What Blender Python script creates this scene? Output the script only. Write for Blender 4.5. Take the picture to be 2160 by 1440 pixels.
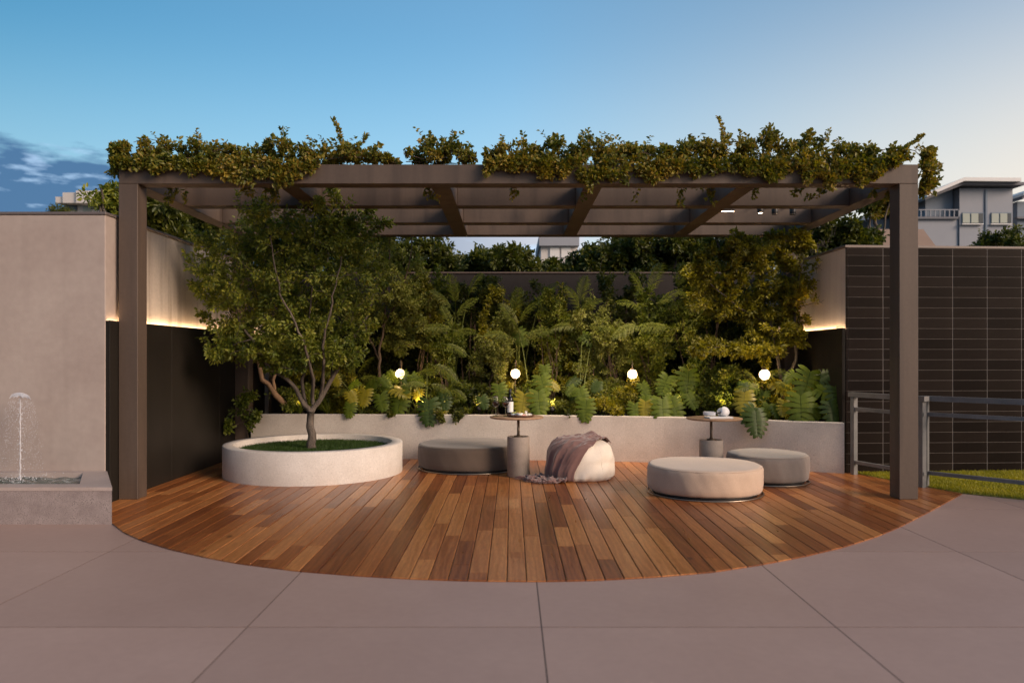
import bpy, math, random
import numpy as np
from mathutils import Vector, Matrix, noise as mnoise

for o in list(bpy.data.objects):
    bpy.data.objects.remove(o)
S = bpy.context.scene
COL = S.collection
PI = math.pi
F = 1600.0            # focal length in pixels of the 2160 px wide photograph
CAM_H = 1.4

# ------------------------------------------------------------------ camera
cd = bpy.data.cameras.new('camera')
cam = bpy.data.objects.new('camera', cd)
COL.objects.link(cam)
cam.location = (0, 0, CAM_H)
cam.rotation_euler = (PI / 2, 0, 0)
cd.sensor_width = 36.0
cd.lens = F / 2160 * 36.0
cd.shift_y = 33 / 2160
cd.clip_start = 0.05
cd.clip_end = 2000
cd.dof.use_dof = True
cd.dof.focus_distance = 9.6
cd.dof.aperture_fstop = 1.5
S.camera = cam

# ------------------------------------------------------------------ sun and sky
SUN_EL = math.radians(11)
SUN_AZ = math.radians(126)      # clockwise from +Y (straight ahead): the sun is low on the right
w = bpy.data.worlds.new('World')
S.world = w
w.use_nodes = True
nt = w.node_tree
nt.nodes.clear()
N = nt.nodes.new
L = nt.links.new
wout = N('ShaderNodeOutputWorld')
sky = N('ShaderNodeTexSky')
sky.sky_type = 'NISHITA'
sky.sun_disc = False
sky.sun_elevation = SUN_EL
sky.sun_rotation = SUN_AZ
sky.air_density = 1.0
sky.dust_density = 0.6
sky.ozone_density = 1.6
tc = N('ShaderNodeTexCoord')
sep = N('ShaderNodeSeparateXYZ')
L(tc.outputs['Generated'], sep.inputs[0])
bg1 = N('ShaderNodeBackground')
bg1.inputs['Strength'].default_value = 0.15
tint = N('ShaderNodeMixRGB'); tint.blend_type = 'MULTIPLY'; tint.inputs[0].default_value = 1
tr_ = N('ShaderNodeValToRGB')
tr_.color_ramp.elements[0].position = 0.10
tr_.color_ramp.elements[0].color = (0.18, 0.44, 0.51, 1)
e_ = tr_.color_ramp.elements.new(0.5); e_.color = (0.64, 0.90, 0.96, 1)
tr_.color_ramp.elements[2].position = 0.9
tr_.color_ramp.elements[2].color = (1.12, 1.06, 1.0, 1)
ts = N('ShaderNodeMapRange')
ts.inputs[1].default_value = -0.75; ts.inputs[2].default_value = 0.75
L(sep.outputs[0], ts.inputs[0]); L(ts.outputs[0], tr_.inputs[0]); L(tr_.outputs[0], tint.inputs[2])
L(sky.outputs[0], tint.inputs[1])
# warm sunset glow low over the horizon on the sun's side
sdot = N('ShaderNodeVectorMath'); sdot.operation = 'DOT_PRODUCT'
sdot.inputs[1].default_value = (math.sin(SUN_AZ), math.cos(SUN_AZ), 0)
L(tc.outputs['Generated'], sdot.inputs[0])
gs = N('ShaderNodeMapRange'); gs.interpolation_type = 'SMOOTHSTEP'
gs.inputs[1].default_value = -0.74; gs.inputs[2].default_value = 0.36
L(sdot.outputs['Value'], gs.inputs[0])
pz = N('ShaderNodeMapRange'); pz.interpolation_type = 'SMOOTHSTEP'   # paler towards the horizon
pz.inputs[1].default_value = 0.40; pz.inputs[2].default_value = 0.08; pz.inputs[4].default_value = 0.62
L(sep.outputs[2], pz.inputs[0])
pm_ = N('ShaderNodeMixRGB'); pm_.inputs[2].default_value = (2.15, 2.75, 3.0, 1)
L(pz.outputs[0], pm_.inputs[0]); L(tint.outputs[0], pm_.inputs[1])
gz = N('ShaderNodeMapRange'); gz.interpolation_type = 'SMOOTHSTEP'
gz.inputs[1].default_value = 0.50; gz.inputs[2].default_value = 0.05
L(sep.outputs[2], gz.inputs[0])
gm_ = N('ShaderNodeMath'); gm_.operation = 'MULTIPLY'
L(gs.outputs[0], gm_.inputs[0]); L(gz.outputs[0], gm_.inputs[1])
gx_ = N('ShaderNodeMixRGB'); gx_.inputs[2].default_value = (4.5, 3.55, 2.7, 1)
L(gm_.outputs[0], gx_.inputs[0]); L(pm_.outputs[0], gx_.inputs[1])
L(gx_.outputs[0], bg1.inputs['Color'])
# cloud bank above the horizon, highest on the left
mp = N('ShaderNodeMapping')
mp.inputs['Scale'].default_value = (3.2, 3.2, 13)
L(tc.outputs['Generated'], mp.inputs[0])
ns = N('ShaderNodeTexNoise')
ns.inputs['Scale'].default_value = 4.2
ns.inputs['Detail'].default_value = 8
ns.inputs['Roughness'].default_value = 0.55
L(mp.outputs[0], ns.inputs[0])
lim = N('ShaderNodeValToRGB')   # how high the cloud bank reaches, by direction
le = lim.color_ramp.elements
le[0].position = 0.0; le[0].color = (.232, .232, .232, 1)
le[1].position = 1.0; le[1].color = (.02, .02, .02, 1)
for p_, v_ in ((.22, .232), (.30, .222), (.50, .178), (.60, .16), (.72, .05)):
    q_ = le.new(p_); q_.color = (v_, v_, v_, 1)
lx_ = N('ShaderNodeMapRange'); lx_.inputs[1].default_value = -.75; lx_.inputs[2].default_value = .75
L(sep.outputs[0], lx_.inputs[0]); L(lx_.outputs[0], lim.inputs[0])
d1 = N('ShaderNodeMath'); d1.operation = 'SUBTRACT'
L(lim.outputs[0], d1.inputs[0]); L(sep.outputs[2], d1.inputs[1])
d2 = N('ShaderNodeMath'); d2.operation = 'MULTIPLY_ADD'
L(d1.outputs[0], d2.inputs[0]); d2.inputs[1].default_value = 11.0
L(ns.outputs[0], d2.inputs[2])
cm = N('ShaderNodeMapRange')
cm.inputs[1].default_value = 0.5
cm.inputs[2].default_value = 0.70
cm.inputs[3].default_value = 0.0
cm.inputs[4].default_value = 0.93
L(d2.outputs[0], cm.inputs[0])
cr = N('ShaderNodeValToRGB')
cr.color_ramp.elements[0].position = 0.32
cr.color_ramp.elements[0].color = (0.040, 0.098, 0.20, 1)
cr.color_ramp.elements[1].position = 0.62
cr.color_ramp.elements[1].color = (0.42, 0.42, 0.46, 1)
side = N('ShaderNodeMapRange')
side.inputs[1].default_value = -0.6
side.inputs[2].default_value = 0.5
L(sep.outputs[0], side.inputs[0])
L(side.outputs[0], cr.inputs[0])
ns2 = N('ShaderNodeTexNoise')
ns2.inputs['Scale'].default_value = 6.5
ns2.inputs['Detail'].default_value = 7
L(mp.outputs[0], ns2.inputs[0])
wr = N('ShaderNodeMapRange')
wr.inputs[1].default_value = 0.53
wr.inputs[2].default_value = 0.70
wr.inputs[3].default_value = 0.0
wr.inputs[4].default_value = 0.75
L(ns2.outputs[0], wr.inputs[0])
cmx = N('ShaderNodeMixRGB')
cmx.inputs[2].default_value = (0.36, 0.5, 0.68, 1)
L(wr.outputs[0], cmx.inputs[0]); L(cr.outputs[0], cmx.inputs[1])
bg2 = N('ShaderNodeBackground')
L(cmx.outputs[0], bg2.inputs['Color'])
bg2.inputs['Strength'].default_value = 1.0
mix = N('ShaderNodeMixShader')
L(cm.outputs[0], mix.inputs[0]); L(bg1.outputs[0], mix.inputs[1]); L(bg2.outputs[0], mix.inputs[2])
L(mix.outputs[0], wout.inputs[0])

ld = bpy.data.lights.new('sun', 'SUN')
ld.energy = 2.0
ld.angle = math.radians(25)
ld.color = (1.0, 0.75, 0.57)
lo = bpy.data.objects.new('sun', ld)
COL.objects.link(lo)
sd = Vector((math.sin(SUN_AZ) * math.cos(SUN_EL + .2), math.cos(SUN_AZ) * math.cos(SUN_EL + .2), math.sin(SUN_EL + .2)))
lo.rotation_euler = sd.to_track_quat('Z', 'Y').to_euler()
lo.location = sd * 40

S.view_settings.view_transform = 'Standard'
S.view_settings.look = 'None'
S.view_settings.exposure = 0.8
S.view_settings.gamma = 1.0
S.view_settings.use_curve_mapping = False
S.render.engine = 'CYCLES'
S.cycles.use_denoising = True
S.cycles.max_bounces = 8
S.cycles.transparent_max_bounces = 12
S.cycles.sample_clamp_indirect = 6
S.cycles.caustics_reflective = False
S.cycles.caustics_refractive = False

# ------------------------------------------------------------------ materials
def newmat(name):
    m = bpy.data.materials.new(name)
    m.use_nodes = True
    t = m.node_tree
    b = t.nodes['Principled BSDF']
    return m, t, b

M = {}
def simple(name, col, rough=0.6, metal=0.0, emit=0, ecol=None, spec=None):
    m, t, b = newmat(name)
    b.inputs['Base Color'].default_value = (*col, 1)
    b.inputs['Roughness'].default_value = rough
    b.inputs['Metallic'].default_value = metal
    if emit:
        b.inputs['Emission Color'].default_value = (*(ecol or col), 1)
        b.inputs['Emission Strength'].default_value = emit
    # a little mottling so that nothing is perfectly flat
    n = t.nodes.new('ShaderNodeTexNoise'); n.inputs['Scale'].default_value = 40; n.inputs['Detail'].default_value = 5
    tcn = t.nodes.new('ShaderNodeTexCoord'); t.links.new(tcn.outputs['Object'], n.inputs[0])
    mr = t.nodes.new('ShaderNodeMapRange'); mr.inputs[3].default_value = rough * .85; mr.inputs[4].default_value = min(1, rough * 1.15)
    t.links.new(n.outputs[0], mr.inputs[0]); t.links.new(mr.outputs[0], b.inputs['Roughness'])
    return m

def mottled(name, c1, c2, rough=0.7, scale=2.0, streak=1.0, bump=0.15, pits=None, bscale=60, fine=0.15, grime=0.0, gcol=(.05, .04, .03)):
    """two-tone noise colour; streak>1 stretches it vertically; pits = (scale, threshold, colour)"""
    m, t, b = newmat(name)
    n_ = t.nodes.new; l_ = t.links.new
    tcn = n_('ShaderNodeTexCoord')
    mpn = n_('ShaderNodeMapping'); mpn.inputs['Scale'].default_value = (1, 1, 1 / streak)
    l_(tcn.outputs['Object'], mpn.inputs[0])
    a = n_('ShaderNodeTexNoise'); a.inputs['Scale'].default_value = scale; a.inputs['Detail'].default_value = 8; a.inputs['Roughness'].default_value = .6
    l_(mpn.outputs[0], a.inputs[0])
    r = n_('ShaderNodeValToRGB')
    r.color_ramp.elements[0].position = .32; r.color_ramp.elements[0].color = (*c1, 1)
    r.color_ramp.elements[1].position = .68; r.color_ramp.elements[1].color = (*c2, 1)
    l_(a.outputs[0], r.inputs[0])
    f = n_('ShaderNodeTexNoise'); f.inputs['Scale'].default_value = bscale; f.inputs['Detail'].default_value = 6
    l_(tcn.outputs['Object'], f.inputs[0])
    fm = n_('ShaderNodeMapRange'); fm.inputs[1].default_value = .25; fm.inputs[2].default_value = .75
    fm.inputs[3].default_value = 1 - fine; fm.inputs[4].default_value = 1 + fine
    l_(f.outputs[0], fm.inputs[0])
    mu = n_('ShaderNodeMixRGB'); mu.blend_type = 'MULTIPLY'; mu.inputs[0].default_value = 1
    l_(r.outputs[0], mu.inputs[1]); l_(fm.outputs[0], mu.inputs[2])
    last = mu.outputs[0]
    if grime:
        g = n_('ShaderNodeTexNoise'); g.inputs['Scale'].default_value = 1.0; g.inputs['Detail'].default_value = 7
        gm = n_('ShaderNodeMapping'); gm.inputs['Scale'].default_value = (7, 7, .45)
        l_(tcn.outputs['Object'], gm.inputs[0]); l_(gm.outputs[0], g.inputs[0])
        gr = n_('ShaderNodeMapRange'); gr.inputs[1].default_value = .5; gr.inputs[2].default_value = .75; gr.inputs[4].default_value = grime
        l_(g.outputs[0], gr.inputs[0])
        gx = n_('ShaderNodeMixRGB'); gx.inputs[2].default_value = (*gcol, 1)
        l_(gr.outputs[0], gx.inputs[0]); l_(last, gx.inputs[1]); last = gx.outputs[0]
    hgt = f.outputs[0]
    if pits:
        v = n_('ShaderNodeTexVoronoi'); v.inputs['Scale'].default_value = pits[0]
        l_(tcn.outputs['Object'], v.inputs[0])
        nz = n_('ShaderNodeTexNoise'); nz.inputs['Scale'].default_value = 9
        l_(tcn.outputs['Object'], nz.inputs[0])
        th = n_('ShaderNodeMath'); th.operation = 'MULTIPLY'; th.inputs[1].default_value = pits[1] * 2
        l_(nz.outputs[0], th.inputs[0])
        pm = n_('ShaderNodeMath'); pm.operation = 'LESS_THAN'
        l_(v.outputs[0], pm.inputs[0]); l_(th.outputs[0], pm.inputs[1])
        px_ = n_('ShaderNodeMixRGB'); px_.inputs[2].default_value = (*pits[2], 1)
        l_(pm.outputs[0], px_.inputs[0]); l_(last, px_.inputs[1]); last = px_.outputs[0]
    l_(last, b.inputs['Base Color'])
    bp = n_('ShaderNodeBump'); bp.inputs['Strength'].default_value = bump; bp.inputs['Distance'].default_value = .01
    l_(hgt, bp.inputs['Height']); l_(bp.outputs[0], b.inputs['Normal'])
    rr = n_('ShaderNodeMapRange'); rr.inputs[3].default_value = rough - .08; rr.inputs[4].default_value = min(1, rough + .08)
    l_(a.outputs[0], rr.inputs[0]); l_(rr.outputs[0], b.inputs['Roughness'])
    return m

def leafmat(name, cols, rough=.45, trans=.35, spec=.4):
    """per-leaf colour picked from a ramp"""
    m, t, b = newmat(name)
    n_ = t.nodes.new; l_ = t.links.new
    g = n_('ShaderNodeNewGeometry')
    tcn = n_('ShaderNodeTexCoord')
    nz = n_('ShaderNodeTexNoise'); nz.inputs['Scale'].default_value = 2.2; nz.inputs['Detail'].default_value = 3
    l_(tcn.outputs['Object'], nz.inputs[0])
    ad = n_('ShaderNodeMath'); ad.operation = 'MULTIPLY_ADD'; ad.inputs[1].default_value = .6
    l_(g.outputs['Random Per Island'], ad.inputs[0])
    sc = n_('ShaderNodeMapRange'); sc.inputs[1].default_value = .3; sc.inputs[2].default_value = .7; sc.inputs[3].default_value = -.05; sc.inputs[4].default_value = .45
    l_(nz.outputs[0], sc.inputs[0]); l_(sc.outputs[0], ad.inputs[2])
    r = n_('ShaderNodeValToRGB')
    els = r.color_ramp.elements
    while len(els) < len(cols): els.new(.5)
    for i, c in enumerate(cols):
        els[i].position = i / (len(cols) - 1); els[i].color = (*c, 1)
    l_(ad.outputs[0], r.inputs[0]); l_(r.outputs[0], b.inputs['Base Color'])
    b.inputs['Roughness'].default_value = rough
    b.inputs['Specular IOR Level'].default_value = spec
    tr = n_('ShaderNodeBsdfTranslucent'); 
    br = n_('ShaderNodeMixRGB'); br.blend_type = 'MULTIPLY'; br.inputs[0].default_value = 1; br.inputs[2].default_value = (1.5, 1.5, .5, 1)
    l_(r.outputs[0], br.inputs[1]); l_(br.outputs[0], tr.inputs[0])
    mx = n_('ShaderNodeMixShader'); mx.inputs[0].default_value = trans
    out = t.nodes['Material Output']
    l_(b.outputs[0], mx.inputs[1]); l_(tr.outputs[0], mx.inputs[2]); l_(mx.outputs[0], out.inputs[0])
    return m

def woodmat(name, c_dark, c_mid, c_light, rough=.32, along='Y', var=True):
    m, t, b = newmat(name)
    n_ = t.nodes.new; l_ = t.links.new
    tcn = n_('ShaderNodeTexCoord'); oi = n_('ShaderNodeObjectInfo')
    off = n_('ShaderNodeMath'); off.operation = 'MULTIPLY'; off.inputs[1].default_value = 97.0
    l_(oi.outputs['Random'], off.inputs[0])
    av = n_('ShaderNodeVectorMath'); av.operation = 'ADD'
    l_(tcn.outputs['Object'], av.inputs[0]); l_(off.outputs[0], av.inputs[1])
    mpn = n_('ShaderNodeMapping'); mpn.inputs['Scale'].default_value = (1, .10, 1) if along == 'Y' else (.12, 1, 1)
    l_(av.outputs[0], mpn.inputs[0])
    # warped grain
    wn = n_('ShaderNodeTexNoise'); wn.inputs['Scale'].default_value = 9; wn.inputs['Detail'].default_value = 3; wn.inputs['Distortion'].default_value = .8
    l_(mpn.outputs[0], wn.inputs[0])
    gr = n_('ShaderNodeTexWave'); gr.wave_type = 'RINGS'; gr.rings_direction = 'Z'; gr.inputs['Scale'].default_value = 7; gr.inputs['Distortion'].default_value = 9; gr.inputs['Detail'].default_value = 3; gr.inputs['Detail Scale'].default_value = 2
    l_(mpn.outputs[0], gr.inputs[0])
    fn = n_('ShaderNodeTexNoise'); fn.inputs['Scale'].default_value = 120; fn.inputs['Detail'].default_value = 4
    l_(mpn.outputs[0], fn.inputs[0])
    r = n_('ShaderNodeValToRGB')
    e = r.color_ramp.elements
    e.new(.5)
    e[0].position = .1; e[0].color = (*c_dark, 1); e[1].position = .5; e[1].color = (*c_mid, 1); e[2].position = .95; e[2].color = (*c_light, 1)
    # board tone from object random, modulated with grain
    s1 = n_('ShaderNodeMath'); s1.operation = 'MULTIPLY_ADD'; s1.inputs[1].default_value = .17
    l_(gr.outputs['Fac'], s1.inputs[0])
    s0 = n_('ShaderNodeMath'); s0.operation = 'MULTIPLY'; s0.inputs[1].default_value = .62 if var else .2
    l_(oi.outputs['Random'], s0.inputs[0]); l_(s0.outputs[0], s1.inputs[2])
    s2 = n_('ShaderNodeMath'); s2.operation = 'MULTIPLY_ADD'; s2.inputs[1].default_value = .28
    l_(wn.outputs[0], s2.inputs[0]); l_(s1.outputs[0], s2.inputs[2])
    l_(s2.outputs[0], r.inputs[0])
    fm = n_('ShaderNodeMapRange'); fm.inputs[1].default_value = .3; fm.inputs[2].default_value = .7; fm.inputs[3].default_value = .76; fm.inputs[4].default_value = 1.16
    l_(fn.outputs[0], fm.inputs[0])
    mu = n_('ShaderNodeMixRGB'); mu.blend_type = 'MULTIPLY'; mu.inputs[0].default_value = 1
    l_(r.outputs[0], mu.inputs[1]); l_(fm.outputs[0], mu.inputs[2])
    # knots
    km = n_('ShaderNodeMapping'); km.inputs['Scale'].default_value = (1, .55, 1) if along == 'Y' else (.55, 1, 1)
    l_(av.outputs[0], km.inputs[0])
    vo = n_('ShaderNodeTexVoronoi'); vo.inputs['Scale'].default_value = 3.2
    l_(km.outputs[0], vo.inputs[0])
    kr = n_('ShaderNodeMapRange'); kr.inputs[1].default_value = .03; kr.inputs[2].default_value = .085; kr.inputs[3].default_value = .85; kr.inputs[4].default_value = 0
    l_(vo.outputs[0], kr.inputs[0])
    kx = n_('ShaderNodeMixRGB'); kx.inputs[2].default_value = (.045, .015, .008, 1)
    l_(kr.outputs[0], kx.inputs[0]); l_(mu.outputs[0], kx.inputs[1])
    l_(kx.outputs[0], b.inputs['Base Color'])
    rr = n_('ShaderNodeMapRange'); rr.inputs[3].default_value = rough - .06; rr.inputs[4].default_value = rough + .14
    l_(wn.outputs[0], rr.inputs[0]); l_(rr.outputs[0], b.inputs['Roughness'])
    bp = n_('ShaderNodeBump'); bp.inputs['Strength'].default_value = .12; bp.inputs['Distance'].default_value = .004
    l_(fn.outputs[0], bp.inputs['Height']); l_(bp.outputs[0], b.inputs['Normal'])
    return m

def fabricmat(name, col, rough=.9, scale=350, sheen=.3, wr=.0):
    m, t, b = newmat(name)
    n_ = t.nodes.new; l_ = t.links.new
    tcn = n_('ShaderNodeTexCoord')
    n1 = n_('ShaderNodeTexNoise'); n1.inputs['Scale'].default_value = 5; n1.inputs['Detail'].default_value = 5
    l_(tcn.outputs['Object'], n1.inputs[0])
    n2 = n_('ShaderNodeTexNoise'); n2.inputs['Scale'].default_value = scale; n2.inputs['Detail'].default_value = 2
    mpn = n_('ShaderNodeMapping'); mpn.inputs['Scale'].default_value = (1, 1, .35)
    l_(tcn.outputs['Object'], mpn.inputs[0]); l_(mpn.outputs[0], n2.inputs[0])
    mr = n_('ShaderNodeMapRange'); mr.inputs[3].default_value = .86; mr.inputs[4].default_value = 1.12
    l_(n1.outputs[0], mr.inputs[0])
    mr2 = n_('ShaderNodeMapRange'); mr2.inputs[1].default_value = .3; mr2.inputs[2].default_value = .7; mr2.inputs[3].default_value = .88; mr2.inputs[4].default_value = 1.1
    l_(n2.outputs[0], mr2.inputs[0])
    mm = n_('ShaderNodeMath'); mm.operation = 'MULTIPLY'; l_(mr.outputs[0], mm.inputs[0]); l_(mr2.outputs[0], mm.inputs[1])
    mu = n_('ShaderNodeMixRGB'); mu.blend_type = 'MULTIPLY'; mu.inputs[0].default_value = 1; mu.inputs[1].default_value = (*col, 1)
    l_(mm.outputs[0], mu.inputs[2]); l_(mu.outputs[0], b.inputs['Base Color'])
    b.inputs['Roughness'].default_value = rough
    b.inputs['Sheen Weight'].default_value = sheen
    bp = n_('ShaderNodeBump'); bp.inputs['Strength'].default_value = .25; bp.inputs['Distance'].default_value = .003
    l_(n2.outputs[0], bp.inputs['Height']); l_(bp.outputs[0], b.inputs['Normal'])
    return m

def glassmat(name, col, rough=0.0, ior=1.45):
    m, t, b = newmat(name)
    b.inputs['Base Color'].default_value = (*col, 1)
    b.inputs['Roughness'].default_value = rough
    b.inputs['Transmission Weight'].default_value = 1.0
    b.inputs['IOR'].default_value = ior
    return m

M['plaster'] = mottled('grey_plaster', (.335, .268, .236), (.41, .343, .303), .8, 1.1, 1.0, .12, None, 14, .06, .16, (.22, .18, .155))
M['plaster_stained'] = mottled('stained_plaster', (.42, .35, .29), (.54, .47, .40), .75, 1.4, 2.5, .2, None, 40, .08, .62, (.10, .07, .05))
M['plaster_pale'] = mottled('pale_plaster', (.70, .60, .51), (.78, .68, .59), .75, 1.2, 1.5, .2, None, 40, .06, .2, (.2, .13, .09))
M['coping'] = simple('dark_metal_coping', (.16, .13, .12), .5, .3)
M['cladding'] = mottled('dark_cladding', (.015, .0125, .010), (.024, .020, .016), .42, .8, 1, .05, None, 60, .1)
M['brownwall'] = mottled('brown_wall', (.014, .009, .007), (.022, .014, .011), .7, 1.5, 2, .2, None, 50, .12)
M['pergola'] = mottled('pergola_board_concrete', (.068, .046, .033), (.115, .081, .060), .62, 1.3, 6, .05, None, 30, .07, .8, (.045, .03, .023))
M['concrete'] = mottled('speckled_concrete', (.48, .425, .375), (.61, .555, .50), .75, 1.8, 1, .05, (48, .105, (.15, .125, .105)), 70, .14)
M['planter'] = mottled('pale_concrete', (.52, .465, .41), (.67, .615, .56), .75, 2.2, 1, .05, (38, .085, (.2, .17, .15)), 70, .12)
M['granite'] = mottled('speckled_granite', (.23, .185, .175), (.32, .265, .25), .6, 9, 1, .2, (75, .2, (.12, .095, .09)), 120, .3)
M['granite_top'] = mottled('granite_rim', (.36, .29, .26), (.43, .35, .315), .5, 4, 1, .1, (75, .1, (.2, .17, .15)), 120, .12)
M['tablebase'] = mottled('grey_cast_concrete', (.25, .205, .17), (.34, .285, .24), .7, 5, 1, .2, None, 60, .1)
M['slab'] = mottled('pavement_slab', (.36, .238, .192), (.415, .283, .232), .48, .7, 1, .05, None, 18, .035)
M['joint'] = simple('dark_joint', (.012, .009, .008), .95)
M['tile'] = mottled('dark_glazed_tile', (.011, .0078, .0064), (.018, .013, .0105), .30, 2, 1, .02, None, 30, .1)
for k_, v_ in (('tile', .05), ('cladding', .12)):
    M[k_].node_tree.nodes['Principled BSDF'].inputs['Specular IOR Level'].default_value = v_
M['grout'] = simple('pale_grout', (.22, .19, .17), .8)
M['steel'] = mottled('grey_rail_metal', (.12, .12, .118), (.18, .175, .17), .45, 6, 1, .05, None, 60, .1)
M['bronze'] = simple('dark_bronze_metal', (.10, .075, .055), .4, .6)
M['ringmetal'] = simple('brushed_ring_metal', (.30, .25, .2), .3, .9)
M['board'] = woodmat('deck_hardwood', (.12, .030, .009), (.31, .100, .026), (.54, .225, .070), .28)
M['tabletop'] = woodmat('table_wood', (.25, .14, .075), (.42, .26, .15), (.52, .35, .21), .45, 'X', False)
M['traywood'] = woodmat('tray_wood', (.06, .025, .014), (.12, .05, .028), (.17, .08, .045), .4, 'X', False)
M['fab_taupe'] = fabricmat('taupe_fabric', (.095, .068, .050))
M['fab_beige'] = fabricmat('beige_fabric', (.54, .40, .295))
M['fab_grey'] = fabricmat('grey_fabric', (.26, .215, .18))
M['fab_cream'] = fabricmat('cream_canvas', (.76, .675, .57), .85, 420)
M['fab_mauve'] = fabricmat('mauve_linen', (.19, .10, .088), .95, 300, .4)
M['globe'] = simple('lit_opal_glass', (.9, .85, .75), .3, 0, .95, (1.0, .70, .44))
def opal():
    m, t, b = newmat('lit_opal_glass_globe')
    n_ = t.nodes.new; l_ = t.links.new
    b.inputs['Base Color'].default_value = (.9, .86, .78, 1); b.inputs['Roughness'].default_value = .25
    tcn = n_('ShaderNodeTexCoord'); sp = n_('ShaderNodeSeparateXYZ'); l_(tcn.outputs['Generated'], sp.inputs[0])
    r = n_('ShaderNodeValToRGB'); e = r.color_ramp.elements
    e[0].position = 0; e[0].color = (.62, .40, .22, 1); e[1].position = 1; e[1].color = (.42, .25, .13, 1)
    q = e.new(.42); q.color = (1.0, .80, .56, 1)  # bulb glow painted into the glass, brightest just below the middle
    l_(sp.outputs[2], r.inputs[0]); l_(r.outputs[0], b.inputs['Emission Color']); b.inputs['Emission Strength'].default_value = .52
    tr = n_('ShaderNodeBsdfTransparent'); mx = n_('ShaderNodeMixShader'); mx.inputs[0].default_value = .30
    l_(b.outputs[0], mx.inputs[1]); l_(tr.outputs[0], mx.inputs[2]); l_(mx.outputs[0], t.nodes['Material Output'].inputs[0])
    return m
M['globe'] = opal()
M['led'] = simple('lit_led_strip', (.9, .7, .5), .4, 0, 34.0, (1.0, .66, .36))
M['ledlow'] = simple('lit_pergola_lamp', (.9, .7, .5), .4, 0, 9.0, (1.0, .72, .45))
M['spotlens'] = simple('lit_garden_spot_lens', (.9, .7, .4), .3, 0, 12.0, (1.0, .62, .25))
M['black'] = simple('matt_black_metal', (.015, .013, .012), .5)
M['white'] = simple('white_plastic', (.78, .76, .75), .3)
M['ceramic'] = simple('white_ceramic', (.8, .79, .76), .2)
M['soil'] = mottled('garden_soil', (.018, .012, .008), (.04, .026, .016), .95, 8, 1, .8, None, 60, .4)
M['lawnsoil'] = mottled('lawn_soil', (.13, .125, .02), (.20, .17, .03), .95, 6, 1, .5, None, 60, .3)
M['ground'] = mottled('far_ground', (.06, .06, .035), (.11, .10, .06), .95, .2, 1, .3)
M['bark'] = mottled('grey_bark', (.06, .046, .036), (.15, .12, .095), .9, 14, 3, 1.0, None, 60, .35)
M['bark_warm'] = mottled('orange_lit_bark', (.26, .15, .085), (.42, .26, .15), .8, 9, 3, .6, None, 60, .2)  # orange glow of the uplight is put into this bark colour
M['twig'] = mottled('brown_twig', (.07, .045, .03), (.13, .085, .055), .85, 20, 1, .3)
M['wineglass'] = glassmat('clear_glass', (1, 1, 1), 0, 1.35)
M['wine'] = simple('rose_wine', (.92, .26, .18), .1)
M['wine'].node_tree.nodes['Principled BSDF'].inputs['Transmission Weight'].default_value = .35
M['bottleglass'] = simple('dark_bottle_glass', (.008, .006, .006), .08)
M['label'] = simple('white_label', (.85, .84, .82), .6)
M['cheese'] = simple('pale_cheese', (.80, .76, .66), .6)
M['ham'] = simple('pink_ham', (.62, .33, .27), .5)
M['olive'] = simple('green_grape', (.30, .33, .05), .3)
M['nut'] = simple('golden_cracker', (.55, .34, .08), .6)
M['petiole'] = simple('pale_green_stem', (.20, .23, .05), .5)
M['grass'] = leafmat('grass_blade', [(.020, .045, .006), (.035, .075, .010), (.055, .10, .015)], .55, .3)
M['lawn'] = leafmat('lawn_blade', [(.17, .18, .015), (.32, .30, .022), (.46, .38, .035)], .55, .35)
M['lf_tree'] = leafmat('tree_leaf', [(.035, .058, .008), (.11, .145, .018), (.22, .24, .03), (.40, .38, .07)])
M['lf_light'] = leafmat('pale_leaf', [(.075, .095, .016), (.16, .18, .03), (.26, .27, .06), (.36, .35, .10)])
M['lf_yellow'] = leafmat('yellow_leaf', [(.065, .07, .009), (.15, .145, .014), (.27, .24, .018), (.42, .35, .028)])
M['lf_dark'] = leafmat('dark_leaf', [(.018, .028, .006), (.05, .066, .010), (.105, .115, .016), (.19, .175, .025)])
M['lf_vine'] = leafmat('vine_leaf', [(.045, .065, .010), (.11, .125, .016), (.19, .175, .022), (.29, .19, .03), (.38, .31, .045)])
M['lf_mon'] = leafmat('monstera_leaf', [(.06, .095, .010), (.10, .14, .014), (.15, .19, .02)], .5, .35, .25)
M['lf_mony'] = leafmat('yellow_monstera_leaf', [(.20, .20, .02), (.30, .26, .02), (.36, .30, .03)], .35, .4, .5)
M['lf_mond'] = leafmat('dark_monstera_leaf', [(.03, .055, .009), (.045, .075, .012), (.06, .09, .016)], .45, .25, .3)
M['lf_palm'] = leafmat('palm_leaf', [(.07, .095, .014), (.13, .155, .022), (.20, .20, .035)], .4, .35)
M['bwhite'] = mottled('white_render', (.52, .48, .45), (.58, .54, .51), .8, .3)
M['bgrey'] = mottled('blue_grey_render', (.26, .27, .30), (.31, .32, .35), .8, .3)
M['bside'] = mottled('slate_and_shade_side_render', (.165, .20, .25), (.19, .23, .28), .8, .3)  # shadow side of the house put into the colour; also used on trims
M['bgreen'] = simple('greenish_window', (.30, .33, .28), .4)
M['bdark'] = simple('dark_window_glass', (.06, .07, .08), .15)
M['roofpale'] = mottled('pale_metal_roof', (.62, .60, .58), (.70, .68, .66), .5, .3)
M['trimdark'] = simple('dark_roof_trim', (.13, .13, .15), .7)
M['tanroof'] = mottled('tan_roof', (.25, .165, .115), (.30, .20, .14), .85, .5)

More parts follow.
